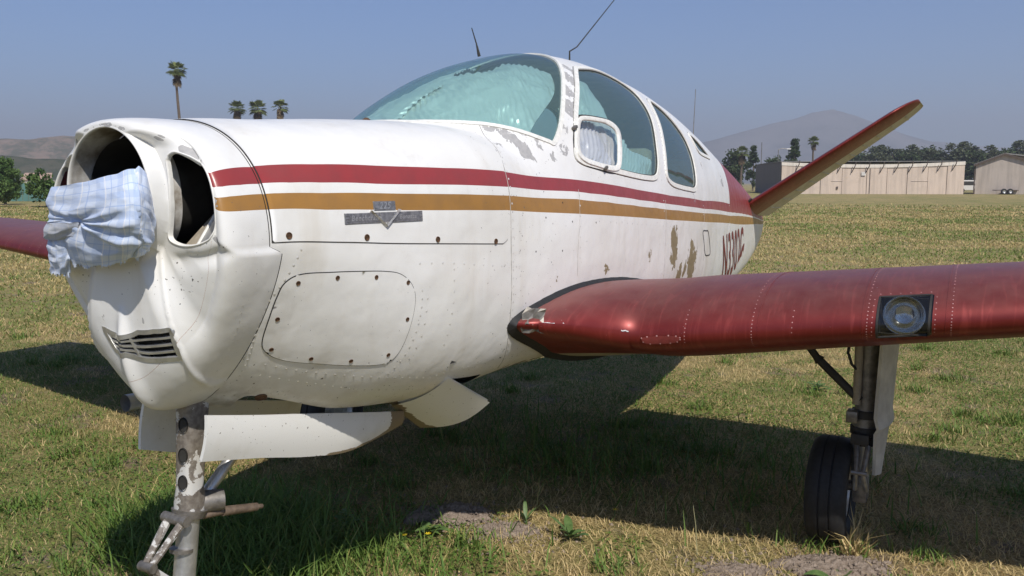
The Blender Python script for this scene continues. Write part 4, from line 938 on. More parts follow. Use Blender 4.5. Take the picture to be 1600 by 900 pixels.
CL_TAIL = [[(-0.283, 0.12, 1.367), (-0.204, 0.09, 1.37), (-0.15, 0.075, 1.372), (-0.13, 0.075, 1.374)], [(-0.279, 0.115, 1.336), (-0.205, 0.085, 1.334), (-0.154, 0.072, 1.34), (-0.13, 0.075, 1.347)], [(-0.277, 0.115, 1.305), (-0.198, 0.082, 1.308), (-0.16, 0.074, 1.313), (-0.142, 0.08, 1.319)], [(-0.272, 0.115, 1.273), (-0.213, 0.09, 1.275), (-0.18, 0.085, 1.274), (-0.167, 0.09, 1.272)]]
def plaid():
    q = NT('blue plaid cotton'); u = q.attr('u'); v = q.attr('v'); c = q.coord()
    def lines(x, f, w_, ph=0.):
        fr = q.math('FRACT', q.math('ADD', q.math('MULTIPLY', x, f), ph)); return q.math('LESS_THAN', fr, w_)
    a = q.math('MAXIMUM', q.math('MULTIPLY', lines(u, 6., .34), .55), q.math('MULTIPLY', lines(u, 6., .05, .35), 1.)); b_ = q.math('MAXIMUM', q.math('MULTIPLY', lines(v, 5., .34), .55), q.math('MULTIPLY', lines(v, 5., .05, .3), 1.))
    col = q.mix(q.math('MULTIPLY', a, .6), (.58, .655, .79), (.28, .40, .66)); col = q.mix(q.math('MULTIPLY', b_, .6), col, (.27, .39, .66))
    col = q.mix(q.math('MULTIPLY', lines(u, 6., .04, .62), .7), col, (.80, .78, .78)); col = q.mix(q.attr('dirt'), col, (.30, .28, .25))
    wv = q.n('TexNoise', Scale=400., Detail=2.).outputs[0]
    q.P(Base_Color=col, Roughness=.9, Sheen_Weight=.2, Normal=q.bump(wv, .25, .0015)); return q.m
M['plaid'] = plaid()
shirt = empty('shirt', (0, .06, 1.30)); tag(shirt, 'light blue plaid shirt stuffed into the round hub opening of the nose', 'shirt')
def cloth(name, C, nu, nv, pinch=None, amp=.012, dirt=0., frill=False, su=1., sv=1.):
    G = bez_grid(C, nu, nv); U, V = np.meshgrid(np.linspace(0, 1, nu), np.linspace(0, 1, nv))
    du = np.gradient(G, axis=1); dv = np.gradient(G, axis=0); N = np.cross(du, dv); N /= np.linalg.norm(N, axis=-1, keepdims=True) + 1e-9; N *= np.sign(-N[..., 1:2] + 1e-9)
    h = 1.5*amp*(fbm(U*5*su, V*6*sv, 3, 4)-.5) - 1.3*amp*np.abs(fbm(U*4*su + V*2, V*5*sv - U*2, 13, 2)-.5)*2
    if pinch:
        X = U - pinch[0]; Y = V - pinch[1]; rr = np.hypot(X*1.15, Y) + 1e-6; an = np.arctan2(Y, X)
        fold = np.sin(an*9 + 2.0*np.sin(an*2.3) + 2.5*rr); fold = np.sign(fold)*np.abs(fold)**.7
        h = h + amp*fold*np.exp(-((rr-.16)/.32)**2)*np.clip(rr/.10, 0, 1)*(.35 + .65*np.clip(np.cos(an - .5), 0, 1)) - .016*np.exp(-(rr/.06)**2)
        h = h + amp*.8*np.exp(-((V - .50 - .25*(U-.2) - .12*np.sin(U*3))/.03)**2)*np.clip((U-.3)/.2, 0, 1)*np.clip((1-U)/.1, 0, 1)
        h = h - amp*.9*np.exp(-((V - .60 - .12*(U-.2))/.035)**2)*np.clip((U-.25)/.2, 0, 1)*np.clip((1-U)/.15, 0, 1)
    else:
        h = h + amp*np.sin(U*13*su + V*2)*.6
    if frill: G[-1, :, 2] += .005*np.sin(U[-1]*40) + .004*rng.normal(size=nu)
    G = G + N*h[..., None]
    G2 = G - N*.0025
    P = np.vstack([G.reshape(-1, 3), G2.reshape(-1, 3)]); F = grid_faces(np.ones((nv-1, nu-1), bool)); F = np.vstack([F, F[:, ::-1] + nu*nv])
    dd = np.full(P.shape[0], dirt); uu = np.r_[U.ravel(), U.ravel()]*su; vv = np.r_[V.ravel(), V.ravel()]*sv
    me = mesh_np(name, P - np.array([0, .06, 1.30]), F, {'u': uu, 'v': vv, 'dirt': dd}); return obj(name, me, M['plaid'], shirt)
cloth('shirt_body', CL_MAIN, 130, 100, (.20, .50), .0055, 0., True)
cloth('rolled_sleeve', CL_BAND, 40, 24, None, .006, .55, False, .35, .25)
cloth('sleeve_end', CL_TAIL, 40, 40, None, .008, .12, True, .3, .5)

def shade(name, poly, off, seed, label, amp=.016, mir=False):
    """foil sheet lying just inside the glass"""
    poly = np.asarray(poly, float); lo, hi = poly.min(0), poly.max(0); cell = .0045
    u = np.arange(lo[0]-.02, hi[0]+.02, cell); v = np.arange(lo[1]-.04, hi[1]+.04, cell/.6)
    U, V = np.meshgrid(u, v, indexing='ij'); U, V, idm = cut_grid(U, V, [poly], 1., .6, cell*.95)
    ph = (U*1.0 - V*.42 + .07*fbm(U*5, V*5, seed+2, 3))
    d = off + amp*(fbm(U*5, V*4, seed, 3)-.5) + .0034*np.sin(ph*2*math.pi/.034)*np.clip(fbm(U*5, V*5, seed+9, 2)*2.6-.7, .10, 1) - .022*np.abs(fbm(U*5, V*4, seed+4, 3)-.5)*2 - .010*np.abs(fbm(U*13, V*10, seed+14, 2)-.5)*2
    P = (body_p(U, V) + body_n(U, V)*d[..., None]).reshape(-1, 3)
    if mir: P = P*np.array([-1, 1, 1])
    Vt, F, _ = compact(P, grid_faces(idm == 1), {})
    org = Vt.mean(0); org[2] = Vt[:, 2].min()
    o = obj(name, mesh_np(name, Vt - org, F), M['foil']); o.location = org
    tag(o, label, 'sunshade', 'foil sunshades inside the windows'); return o
FF = closed_curve([(1.21, 1.60), (1.34, 1.60), (1.534, 1.60), (1.648, 1.58), (1.76, 1.50), (1.90, 1.47), (2.01, 1.43), (2.06, 1.36), (2.085, 1.26), (2.00, 1.14), (1.90, 1.050), (1.775, .968), (1.65, .880), (1.565, .805), (1.48, .855), (1.40, .93), (1.31, 1.05), (1.24, 1.25)], 5)
FS = closed_curve([(2.20, 1.15), (2.26, 1.18), (2.30, 1.16), (2.30, 1.05), (2.296, .90), (2.386, .767), (2.442, .712), (2.57, .685), (2.675, .66), (2.67, .59), (2.61, .52), (2.246, .525), (1.986, .56), (1.82, .60), (1.81, .66), (1.94, .892), (2.11, 1.07)], 5)
shade('foil_sunshade', FF, -.028, 5, 'large crinkled silver foil sunshade behind the port half of the windshield')
shade('foil_sunshade', FF, -.030, 15, 'crinkled silver foil sunshade behind the far half of the windshield', .016, True)
shade('foil_sunshade', FS, -.022, 25, 'crinkled silver foil sunshade in the near side window beside the storm window', .010)
shade('foil_sunshade', FS, -.024, 35, 'crinkled silver foil sunshade in the far side window', .010, True)
q = [body_p(a, b_) - body_n(a, b_)*.03 for a, b_ in ((2.835, .70), (2.93, .695), (2.885, .575), (2.80, .585))]
org = np.mean(q, 0); org[2] = min(p[2] for p in q)
nt = MB().prism([tuple(p - org) for p in q], (-.002, 0, 0)).build('card', M['yellow'], None, smooth=False); nt.location = org
tag(nt, 'small yellow-green card behind the front edge of the rear window', 'card')
# ---------------------------------------------------------------- the field
FW = np.array([math.sin(YAW), math.cos(YAW)]); RT = np.array([math.cos(YAW), -math.sin(YAW)])
def bgp(r, f, z=0.): return np.array([CAM[0] + FW[0]*f + RT[0]*r, CAM[1] + FW[1]*f + RT[1]*r, z])     # metres right of / ahead of the photographer's spot
BROT = -YAW                                                     # a thing turned by this faces along the line of sight
def patchy(x, y):
    """0 = dry straw, 1 = lush green"""
    g = fbm(x*.7 + 3, y*.7 + 1, 11, 4)*1.05 + fbm(x*3.2, y*3.2, 21, 3)*.55 - .30
    d = np.hypot(x - CAM[0], y - CAM[1])
    f = (x - CAM[0])*FW[0] + (y - CAM[1])*FW[1]; r = (x - CAM[0])*RT[0] + (y - CAM[1])*RT[1]
    g = g + .22*np.exp(-(((f-7.5)/2.8)**2 + ((r-1.6)/2.2)**2)) - .16*np.exp(-(((f-3.6)/.8)**2 + ((r-1.2)/1.3)**2)) + .16*np.exp(-(((f-6.5)/3.)**2 + ((r+4.5)/2.)**2)) + .10*np.exp(-(((f-3.3)/.6)**2 + ((r+.5)/.5)**2))
    return np.clip((g - .43)/.10, 0, 1)
def ground_mat():
    q = NT('dry summer grass field'); c = q.n('NewGeometry').outputs['Position']
    a = q.noise(.55, 5, .6, c); b = q.noise(6, 6, .65, c); f = q.noise(55, 5, .7, c); far = q.noise(.055, 4, .6, q.vec(c, (1., .35, 1.))); mid = q.noise(2.0, 4, .6, c)
    g = q.step(q.math('ADD', q.math('ADD', q.math('MULTIPLY', a, .5), q.math('MULTIPLY', b, .3)), q.math('MULTIPLY', far, .3)), .46, .66)
    green = q.mix(q.step(f, .3, .7), (.075, .110, .024), (.17, .205, .056)); straw = q.mix(q.step(f, .35, .68), (.22, .165, .074), (.50, .385, .18)); soil = q.mix(q.step(b, .3, .7), (.16, .12, .085), (.28, .215, .155))
    col = q.mix(q.math('MULTIPLY', g, .75), straw, green); col = q.mix(q.math('MULTIPLY', q.step(q.math('ADD', mid, q.math('MULTIPLY', b, .3)), .70, .82), .8), col, soil)
    q.P(Base_Color=col, Roughness=.95, Specular_IOR_Level=.15, Normal=q.bump(q.math('ADD', q.math('MULTIPLY', f, .6), b), .8, .05)); return q.m
M['ground'] = ground_mat()
u_ = np.concatenate([-np.geomspace(4000, 14, 40), np.linspace(-13, 13, 160), np.geomspace(14, 4000, 40)])
GX, GY2 = np.meshgrid(u_, u_, indexing='ij'); GY2 = GY2 + 4.
def ground_z(x, y):
    d = np.hypot(x - 1, y - 3); k = np.clip((20 - d)/8, 0, 1)
    return k*((fbm(x*.9, y*.9, 31, 3)-.5)*.05 + (fbm(x*4, y*4, 41, 2)-.5)*.014) - .012
gz = ground_z(GX, GY2)
obj('ground', mesh_np('ground', np.stack([GX, GY2, gz], -1).reshape(-1, 3), grid_faces(np.ones((len(u_)-1, len(u_)-1), bool))), M['ground'], None, 'structure')

def soil_mat():
    q = NT('crumbly grey brown soil'); c = q.coord(); n = q.noise(45, 6, .7, c); b = q.noise(7, 4, .6, c)
    q.P(Base_Color=q.mix(q.step(n, .3, .7), (.19, .145, .110), (.36, .29, .235)), Roughness=.97, Normal=q.bump(q.math('ADD', n, b), .9, .02)); return q.m
M['soil'] = soil_mat()
def mound(x, y, rx, ry, h, rot, seed):
    n = 48; g = np.linspace(-1.25, 1.25, n); A, B = np.meshgrid(g, g, indexing='ij')
    rr = np.hypot(A, B) + .8*(fbm(A*2 + 5, B*2 + 5, seed, 3)-.5); k = np.clip(1 - rr, 0, 1); z = h*np.sqrt(k)*(1 + .4*(fbm(A*4, B*4, seed+3, 3)-.5)) + .035*(fbm(A*14, B*14, seed+5, 3)-.5)*np.clip(k*4, 0, 1) - .04*np.clip((rr-.9)*4, 0, 1)
    X = A*rx; Y = B*ry; P = np.stack([X*math.cos(rot)-Y*math.sin(rot), X*math.sin(rot)+Y*math.cos(rot), z], -1).reshape(-1, 3)
    o = obj('soil_mound', mesh_np('soil_mound', P, grid_faces(np.ones((n-1, n-1), bool))), M['soil'], None, 'structure'); o.location = (x, y, float(ground_z(np.array(x), np.array(y)))); return o
MOUNDS = [(-.17, 1.90, .20, .11, .05, .5), (.12, 1.88, .16, .07, .02, .5), (1.44, 2.20, .24, .11, .04, .4), (1.12, 1.98, .16, .07, .015, .4)]
for k, m in enumerate(MOUNDS): mound(*m, 60 + k)
def crumbs():
    V, F = [], []
    spots = [(m[0] + rng.normal(0, m[2]*.75), m[1] + rng.normal(0, m[3]*.9)) for m in MOUNDS for _ in range(420)] + [tuple(bgp((rng.random()*2-1)*2.6, 2.6 + 2.2*rng.random())[:2]) for _ in range(500)]
    for x, y in spots:
        r = .004 + .009*rng.random()**2; z = float(ground_z(np.array(x), np.array(y)))
        for a, b, rx, ry, h, rot in MOUNDS:
            X = (x-a)*math.cos(rot) + (y-b)*math.sin(rot); Y = -(x-a)*math.sin(rot) + (y-b)*math.cos(rot); k = 1 - math.hypot(X/rx, Y/ry)
            if k > 0: z += h*math.sqrt(k)
        o = len(V); d = rng.uniform(.6, 1.3, 6)*r
        V += [(x+d[0], y, z), (x-d[1], y, z), (x, y+d[2], z), (x, y-d[3], z), (x, y, z+d[4]), (x, y, z-d[5])]
        F += [(o, o+2, o+4), (o+2, o+1, o+4), (o+1, o+3, o+4), (o+3, o, o+4), (o+2, o, o+5), (o+1, o+2, o+5), (o+3, o+1, o+5), (o, o+3, o+5)]
    me = bpy.data.meshes.new('soil_crumbs'); me.from_pydata(V, [], F); o = obj('soil_crumbs', me, M['soil'], None, 'stuff', False); tag(o, 'loose crumbs of dry soil on the mounds and between the straw', 'soil')
crumbs()
def mound_cover(x, y):
    r = np.zeros_like(x)
    for a, b, rx, ry, h, rot in MOUNDS:
        X = (x-a)*math.cos(rot) + (y-b)*math.sin(rot); Y = -(x-a)*math.sin(rot) + (y-b)*math.cos(rot); r = np.maximum(r, np.clip(1.15 - np.hypot(X/rx, Y/ry), 0, 1))
    return r

# ---------------------------------------------------------------- grass
def grass_mat():
    q = NT('grass blades'); t = q.attr('tint'); v = q.attr('shade')
    col = q.ramp(t, [(0., (.74, .565, .30)), (.28, (.55, .41, .18)), (.45, (.24, .27, .068)), (.7, (.14, .235, .045)), (1., (.085, .170, .032))])
    col = q.mix(q.math('MULTIPLY', v, .35), col, (.09, .10, .03))
    tr = q.n('BsdfTranslucent', Color=col); p = q.P(Base_Color=col, Roughness=.6, Specular_IOR_Level=.25)
    mx = q.n('MixShader', i0=.22, i1=q.p.outputs[0], i2=tr.outputs[0]); q.t.links.new(mx.outputs[0], q.out.inputs[0]); return q.m
M['grass'] = grass_mat()
def wedge(n, f0, f1, spread=.72, bias=1.):
    """random spots on the ground ahead of the photographer, more of them close by"""
    f = (f0**bias + rng.random(n)*(f1**bias - f0**bias))**(1/bias); r = (rng.random(n)*2 - 1)*(f*spread + .8)
    return CAM[0] + FW[0]*f + RT[0]*r, CAM[1] + FW[1]*f + RT[1]*r
def blades(x, y, h, wd, lean, tint, segs=2):
    n = len(x); z = ground_z(x, y); a = rng.random(n)*2*math.pi; b = a + rng.normal(0, .5, n) + math.pi/2
    dx, dy = np.cos(a), np.sin(a); bx, by = np.cos(b), np.sin(b)
    V = []; 
    ts = [0, .55, 1.] if segs == 2 else [0, 1.]
    for k, t in enumerate(ts):
        off = h*lean*t**1.6; zz = z - .006 + h*t*np.sqrt(np.clip(1 - (lean*t*.75)**2, .04, 1)); w2 = wd*(1 - .55*t)*.5
        cx, cy = x + bx*off, y + by*off
        if t < 1: V += [np.stack([cx - dx*w2, cy - dy*w2, zz], -1), np.stack([cx + dx*w2, cy + dy*w2, zz], -1)]
        else: V += [np.stack([cx, cy, zz], -1)]
    k = len(V); P = np.stack(V, 1).reshape(-1, 3); o = (np.arange(n)*k)[:, None]
    if segs == 2: F = np.concatenate([o + [0, 1, 3], o + [0, 3, 2], o + [2, 3, 4]])
    else: F = o + [0, 1, 2]
    return P, F, np.repeat(tint, k), np.repeat(rng.random(n), k)
def grass_obj(name, parts, label):
    Ps, Fs, Ts, Ss = [], [], [], []; o = 0
    for P, F, T, S in parts: Ps.append(P); Fs.append(F + o); Ts.append(T); Ss.append(S); o += len(P)
    g = obj(name, mesh_np(name, np.vstack(Ps), np.vstack(Fs), {'tint': np.concatenate(Ts), 'shade': np.concatenate(Ss)}), M['grass'], None, 'stuff', False)
    tag(g, label, 'grass'); return g
pp = []
# short turf: green where the patch noise says so
x, y = wedge(420000, 2.2, 10., 1.0, 1.15); g = patchy(x, y); cov = mound_cover(x, y); k = (rng.random(len(x)) < .06 + .94*g) & (cov < rng.random(len(x))*.7); x, y, g = x[k], y[k], g[k]
cl = fbm(x*7, y*7, 51, 2)
pp.append(blades(x, y, (.012 + .034*rng.random(len(x))**1.5)*(.5 + cl), .0035 + .003*rng.random(len(x)), .35 + .75*rng.random(len(x)), np.clip(.45 + .5*g*rng.random(len(x)) + rng.normal(0, .12, len(x)), .1, 1)))
# dry straw, mostly lying
x, y = wedge(240000, 2.2, 9.5, 1.0, 1.1); g = patchy(x, y); cov = mound_cover(x, y); k = (rng.random(len(x)) < 1.0 - .82*g) & (cov < rng.random(len(x))*1.1); x, y = x[k], y[k]
pp.append(blades(x, y, .02 + .045*rng.random(len(x)), .0028 + .002*rng.random(len(x)), .80 + .5*rng.random(len(x)), np.clip(.12 + rng.normal(0, .11, len(x)), 0, .4)))
grass_obj('short_grass', pp, 'short green and straw coloured grass around and under the airplane')
x, y = wedge(560000, 8.5, 70., 1.05, .9); d = np.hypot(x-CAM[0], y-CAM[1]); k = rng.random(len(x)) < np.clip((70 - d)/42, 0, 1); x, y, d = x[k], y[k], d[k]; g = patchy(x*.6, y*.6)*.7 + .12
grass_obj('field_grass', [blades(x, y, (.02 + .035*rng.random(len(x)))*(1 + .02*d), (.006 + .0010*d)*(.7+.6*rng.random(len(x))), .5 + .7*rng.random(len(x)), np.clip(np.where(rng.random(len(x)) < g*1.05, .46 + .25*rng.random(len(x)), .25*rng.random(len(x)) + .12), 0, 1), 1)], 'open field of short drying grass behind the airplane')
# small broad leaves of clover and weeds in the green patches
x, y = wedge(110000, 2.3, 10., .95, 1.2); g = patchy(x, y)*np.clip(fbm(x*1.7, y*1.7, 71, 3)*3 - 1.1, 0, 1); k = (rng.random(len(x)) < g) & (mound_cover(x, y) < .1); x, y = x[k], y[k]; n_ = len(x)
a_ = rng.random(n_)*2*math.pi; L_ = .008 + .012*rng.random(n_); zz = ground_z(x, y) + .012 + .03*rng.random(n_); tl = rng.normal(0, .5, n_); c_, s_ = np.cos(a_), np.sin(a_)
V_ = np.stack([np.stack([x, y, zz], -1), np.stack([x + (c_*.6 - s_*.45)*L_, y + (s_*.6 + c_*.45)*L_, zz + L_*(.3 + tl*.3)], -1), np.stack([x + c_*1.3*L_, y + s_*1.3*L_, zz + L_*tl*.5], -1), np.stack([x + (c_*.6 + s_*.45)*L_, y + (s_*.6 - c_*.45)*L_, zz + L_*(.3 + tl*.3)], -1)], 1).reshape(-1, 3)
cl_ = obj('clover', mesh_np('clover', V_, np.arange(len(V_)).reshape(-1, 4), {'tint': np.repeat(np.clip(.75 + rng.normal(0, .15, n_), .4, 1), 4), 'shade': np.repeat(rng.random(n_)*.5, 4)}), M['grass'], None, 'stuff', False); tag(cl_, 'low green clover and weed leaves in the greener patches of lawn', 'ground cover')
# tall rank grass round the nose wheel and in the shade
def clump(cx, cy, sx, sy, n, h0, h1, t0=.75): 
    x = cx + rng.normal(0, sx, n); y = cy + rng.normal(0, sy, n); return blades(x, y, h0 + (h1-h0)*rng.random(n), .005 + .005*rng.random(n), .35 + .75*rng.random(n), np.clip(t0 + rng.normal(0, .15, n), .1, 1))
pp = [clump(-.85, 1.30, .26, .16, 3200, .08, .26), clump(-.62, 1.08, .20, .16, 2200, .07, .22), clump(-1.15, 1.15, .14, .14, 1300, .07, .22), clump(-.2, 1.2, .3, .3, 700, .05, .16), clump(-.1, 3.0, .5, .4, 900, .06, .2), clump(.7, 3.1, .5, .35, 500, .06, .18), clump(0, .45, .12, .12, 260, .08, .22)]
grass_obj('tall_grass', pp, 'clump of long dark green grass around the nose wheel')
pp = [clump(1.36, 2.34, .12, .05, 70, .05, .14, .6), clump(1.50, 2.36, .03, .03, 60, .08, .22, .15)]
grass_obj('wheel_grass', pp, 'green and dry grass growing up in front of the main wheel')
tufts = []
for k in range(150):
    f = 2.5 + 6.5*rng.random()**1.3; r = (rng.random()*2-1)*f*.66; p = bgp(r, f); c_ = patchy(np.array(p[0]), np.array(p[1]))
    if rng.random() < .25 + .7*c_: tufts.append(clump(p[0], p[1], .05, .04, 70, .03, .11, .72))
grass_obj('grass_tufts', tufts, 'scattered darker tufts of green grass across the lawn')

# ---------------------------------------------------------------- single weeds
def leaf_mat(name, c1, c2):
    q = NT(name); c = q.coord(); n = q.noise(40, 4, .6, c); col = q.mix(q.step(n, .3, .7), c1, c2); tr = q.n('BsdfTranslucent', Color=col); q.P(Base_Color=col, Roughness=.5)
    mx = q.n('MixShader', i0=.25, i1=q.p.outputs[0], i2=tr.outputs[0]); q.t.links.new(mx.outputs[0], q.out.inputs[0]); return q.m
M['weed'] = leaf_mat('broad weed leaf', (.085, .155, .045), (.14, .22, .07)); M['petal'] = simple('yellow petals', (.75, .55, .02), .6)
def leaf(b, p, d, up, L, W, lobes=0, curl=.3):
    d = Vector(d).normalized(); s = d.cross(Vector((0, 0, 1))).normalized(); n = s.cross(d); m = 9; V = []
    for i in range(m):
        t = i/(m-1); c = Vector(p) + d*(L*t) + Vector((0, 0, 1))*(L*(up*t - curl*t*t)); wv = W*math.sin(math.pi*min(.98, .08 + t*.92))**.8
        if lobes: wv *= .55 + .45*(i % 2)
        V += [c - s*wv/2 + n*wv*.18, c, c + s*wv/2 + n*wv*.18]
    b.add(V, [(i*3+j, i*3+j+1, (i+1)*3+j+1, (i+1)*3+j) for i in range(m-1) for j in range(2)])
def weed(name, x, y, nl, L, W, label, lobes=0, stem=0., seed=0, up=.6):
    r = random.Random(seed); e = empty(name, (x, y, float(ground_z(np.array(x), np.array(y))))); tag(e, label, 'weed')
    for i in range(nl):
        b = MB(); a = i*2.4 + r.uniform(-.3, .3); z = stem*(i/nl); k = 1 - .5*(i/nl if stem else 0); leaf(b, (0, 0, z), (math.cos(a), math.sin(a), 0), r.uniform(.6, 1.3)*up, L*k*r.uniform(.7, 1.15), W*k, lobes, r.uniform(.25, .5)); b.build('leaf', M['weed'], e)
    if stem: MB().tube([(0, 0, -.01), (.005, 0, stem*.6), (0, .005, stem)], [.005, .004, .002], 6).build('stem', M['weed'], e)
    return e
weed('thistle', -.42, 1.46, 16, .11, .045, 'leafy green thistle at the edge of the shadow below the gear door', 1, .14, 2)
weed('broadleaf_weed', 1.46, 2.08, 7, .12, .055, 'broad-leaved weed at the bottom edge below the main wheel', 0, 0, 3, .5)
weed('broadleaf_weed', .41, 1.93, 8, .11, .040, 'broad-leaved weed with upright leaves on the straw in the middle foreground', 0, .03, 4, 1.1)
weed('broadleaf_weed', -.16, 1.70, 9, .10, .045, 'bright green leafy weed in front of the bare soil mound', 0, .02, 5, .7)
weed('broadleaf_weed', .17, 1.98, 4, .10, .022, 'thin weed with narrow leaves just in front of the shadow edge', 0, .02, 6, 1.4)
weed('thistle', .88, 5.3, 12, .12, .05, 'low leafy weed in the sunlit grass behind the wing', 1, .06, 7)
for k, (x, y, lb) in enumerate([(-.18, 1.54, 'yellow flower nearest the leafy thistle'), (-.10, 1.60, 'yellow flower in the green patch before the soil mound'), (-.93, .93, 'yellow flower in the grass beside the nose leg'), (.50, 2.21, 'yellow flower at the shadow edge left of the main wheel')]):
    fl = empty('yellow_flower', (x, y, float(ground_z(np.array(x), np.array(y))))); tag(fl, lb, 'flower', 'small yellow flowers in the grass')
    MB().tube([(0, 0, -.01), (.004, 0, .05)], .0018, 5).build('stem', M['weed'], fl); b = MB()
    for i in range(7): a = i*2*math.pi/7; b.add([(.004, 0, .05), (.004 + .010*math.cos(a-.3), .010*math.sin(a-.3), .054), (.004 + .015*math.cos(a), .015*math.sin(a), .056), (.004 + .010*math.cos(a+.3), .010*math.sin(a+.3), .054)], [(0, 1, 2, 3)])
    b.build('blossom', M['petal'], fl)
sk = MB().tube([(0, 0, 0), (-.012, .01, .12), (-.028, .02, .20)], [.0018, .0014, .0008], 6).build('dry_stalk', M['straw'] if 'straw' in M else simple('dry stalk', (.36, .34, .18), .8), None); sk.location = (.93, 2.05, -.01)
tag(sk, 'single tall dry stalk standing in the straw left of the main wheel', 'stalk')

# ---------------------------------------------------------------- trees
M['bark'] = simple('grey brown bark', (.12, .09, .065), .9, 0, .3, 10, .4)
def foliage(name, c1, c2):
    q = NT(name); o = q.n('ObjectInfo').outputs['Random']; s = q.attr('shade'); col = q.mix(s, c1, c2); tr = q.n('BsdfTranslucent', Color=col); q.P(Base_Color=col, Roughness=.65, Specular_IOR_Level=.2)
    mx = q.n('MixShader', i0=.2, i1=q.p.outputs[0], i2=tr.outputs[0]); q.t.links.new(mx.outputs[0], q.out.inputs[0]); return q.m
M['leaf_dark'] = foliage('dark evergreen leaves', (.035, .058, .024), (.075, .105, .042)); M['leaf_mid'] = foliage('mid green leaves', (.055, .105, .026), (.13, .20, .055)); M['leaf_euc'] = foliage('grey green eucalyptus leaves', (.055, .070, .040), (.11, .125, .070))
M['frond'] = foliage('palm fronds', (.095, .125, .042), (.22, .25, .095)); M['deadfrond'] = foliage('dead palm skirt', (.13, .095, .055), (.22, .165, .095))
def crown_mesh(h, rx, base, clumps, per, ls, seed, cone=0.):
    g = np.random.default_rng(seed); C = []
    while len(C) < clumps:
        p = g.uniform(-1, 1, 3)
        if np.linalg.norm(p) > 1 or np.linalg.norm(p) < .25: continue
        k = 1 - cone*(p[2]*.5+.5); C.append((p[0]*rx*k, p[1]*rx*k, base + (p[2]*.5+.5)*(h-base), g.uniform(.16, .34)*rx))
    V, S = [], []
    for cx, cy, cz, cr in C:
        p = g.normal(size=(per, 3)); p /= np.linalg.norm(p, axis=1, keepdims=True); p *= (g.random((per, 1))**.4)*cr*np.array([1, 1, .8]); p += (cx, cy, cz)
        a = g.normal(size=(per, 3)); a /= np.linalg.norm(a, axis=1, keepdims=True); b = np.cross(a, g.normal(size=(per, 3))); b /= np.linalg.norm(b, axis=1, keepdims=True)
        s = ls*(.6 + .8*g.random((per, 1))); V.append(np.stack([p - a*s, p - b*s*.55, p + a*s, p + b*s*.55], 1).reshape(-1, 3)); S.append(np.repeat(np.clip(g.normal(.5, .25) + g.normal(0, .2, per), 0, 1), 4))
    V = np.vstack(V); return mesh_np('crown', V, np.arange(len(V)).reshape(-1, 4), {'shade': np.concatenate(S)}), C
def trunk_mesh(h, r, C, seed, lean=0.):
    b = MB(); g = random.Random(seed); pts = [(lean*h*t*t + g.uniform(-.02, .02)*h*t, g.uniform(-.02, .02)*h*t, h*t) for t in (0, .25, .5, .75, 1)]
    b.tube([(0, 0, -.3)] + pts[0:], [r*1.25, r, r*.85, r*.7, r*.5, r*.25], 8)
    for c in g.sample(C, min(9, len(C))):
        t = g.uniform(.35, .85); p = Vector((lean*h*t*t, 0, h*t)); q = Vector(c[:3]); b.tube([p, p.lerp(q, .5) + Vector((0, 0, .1*h*.3)), q], [r*.4, r*.25, r*.08], 5)
    me = bpy.data.meshes.new('trunk'); me.from_pydata(b.v, [], b.f); return me
TREEMESH = {}
def tree_kind(key, h, rx, base, clumps, per, ls, seed, cone, mat, tr):
    cm, C = crown_mesh(h, rx, base, clumps, per, ls, seed, cone); cm.materials.append(M[mat]); tm = trunk_mesh(h*.85, tr, C, seed); tm.materials.append(M['bark']); TREEMESH[key] = (cm, tm)
tree_kind('euc_a', 10, 3.2, 2.5, 55, 46, .26, 1, .25, 'leaf_euc', .22); tree_kind('euc_b', 11, 2.6, 3.0, 46, 46, .26, 2, .2, 'leaf_euc', .2); tree_kind('dense', 8.5, 3.0, .8, 70, 48, .25, 3, .35, 'leaf_dark', .22); tree_kind('cone', 9.5, 2.0, .6, 50, 46, .24, 4, .75, 'leaf_dark', .18)
tree_kind('bush', 3.2, 1.9, .1, 46, 60, .14, 5, .3, 'leaf_mid', .07); tree_kind('leafy', 6.2, 2.5, .7, 85, 75, .15, 6, .62, 'leaf_mid', .16)
def place_tree(name, key, r, f, h, label, group, rot=0., wide=1., cat='tree'):
    cm, tm = TREEMESH[key]; H0 = max(v.co.z for v in cm.vertices) if key not in HCACHE else HCACHE[key]; HCACHE[key] = H0; s = h/H0
    e = empty(name, bgp(r, f, -.02)); e.rotation_euler = (0, 0, rot); e.scale = (s*wide, s*wide, s); tag(e, label, cat, group); obj('crown', cm, None, e, None, False); obj('trunk', tm, None, e); return e
HCACHE = {}
ordn = ['first', 'second', 'third', 'fourth', 'fifth', 'sixth', 'seventh', 'eighth', 'ninth', 'tenth', 'eleventh', 'twelfth', 'thirteenth', 'fourteenth', 'fifteenth', 'sixteenth', 'seventeenth', 'eighteenth', 'nineteenth', 'twentieth'] + ['twenty-' + q for q in ('first', 'second', 'third', 'fourth', 'fifth', 'sixth', 'seventh', 'eighth', 'ninth')] + ['thirtieth'] + ['thirty-' + q for q in ('first', 'second', 'third', 'fourth', 'fifth')]
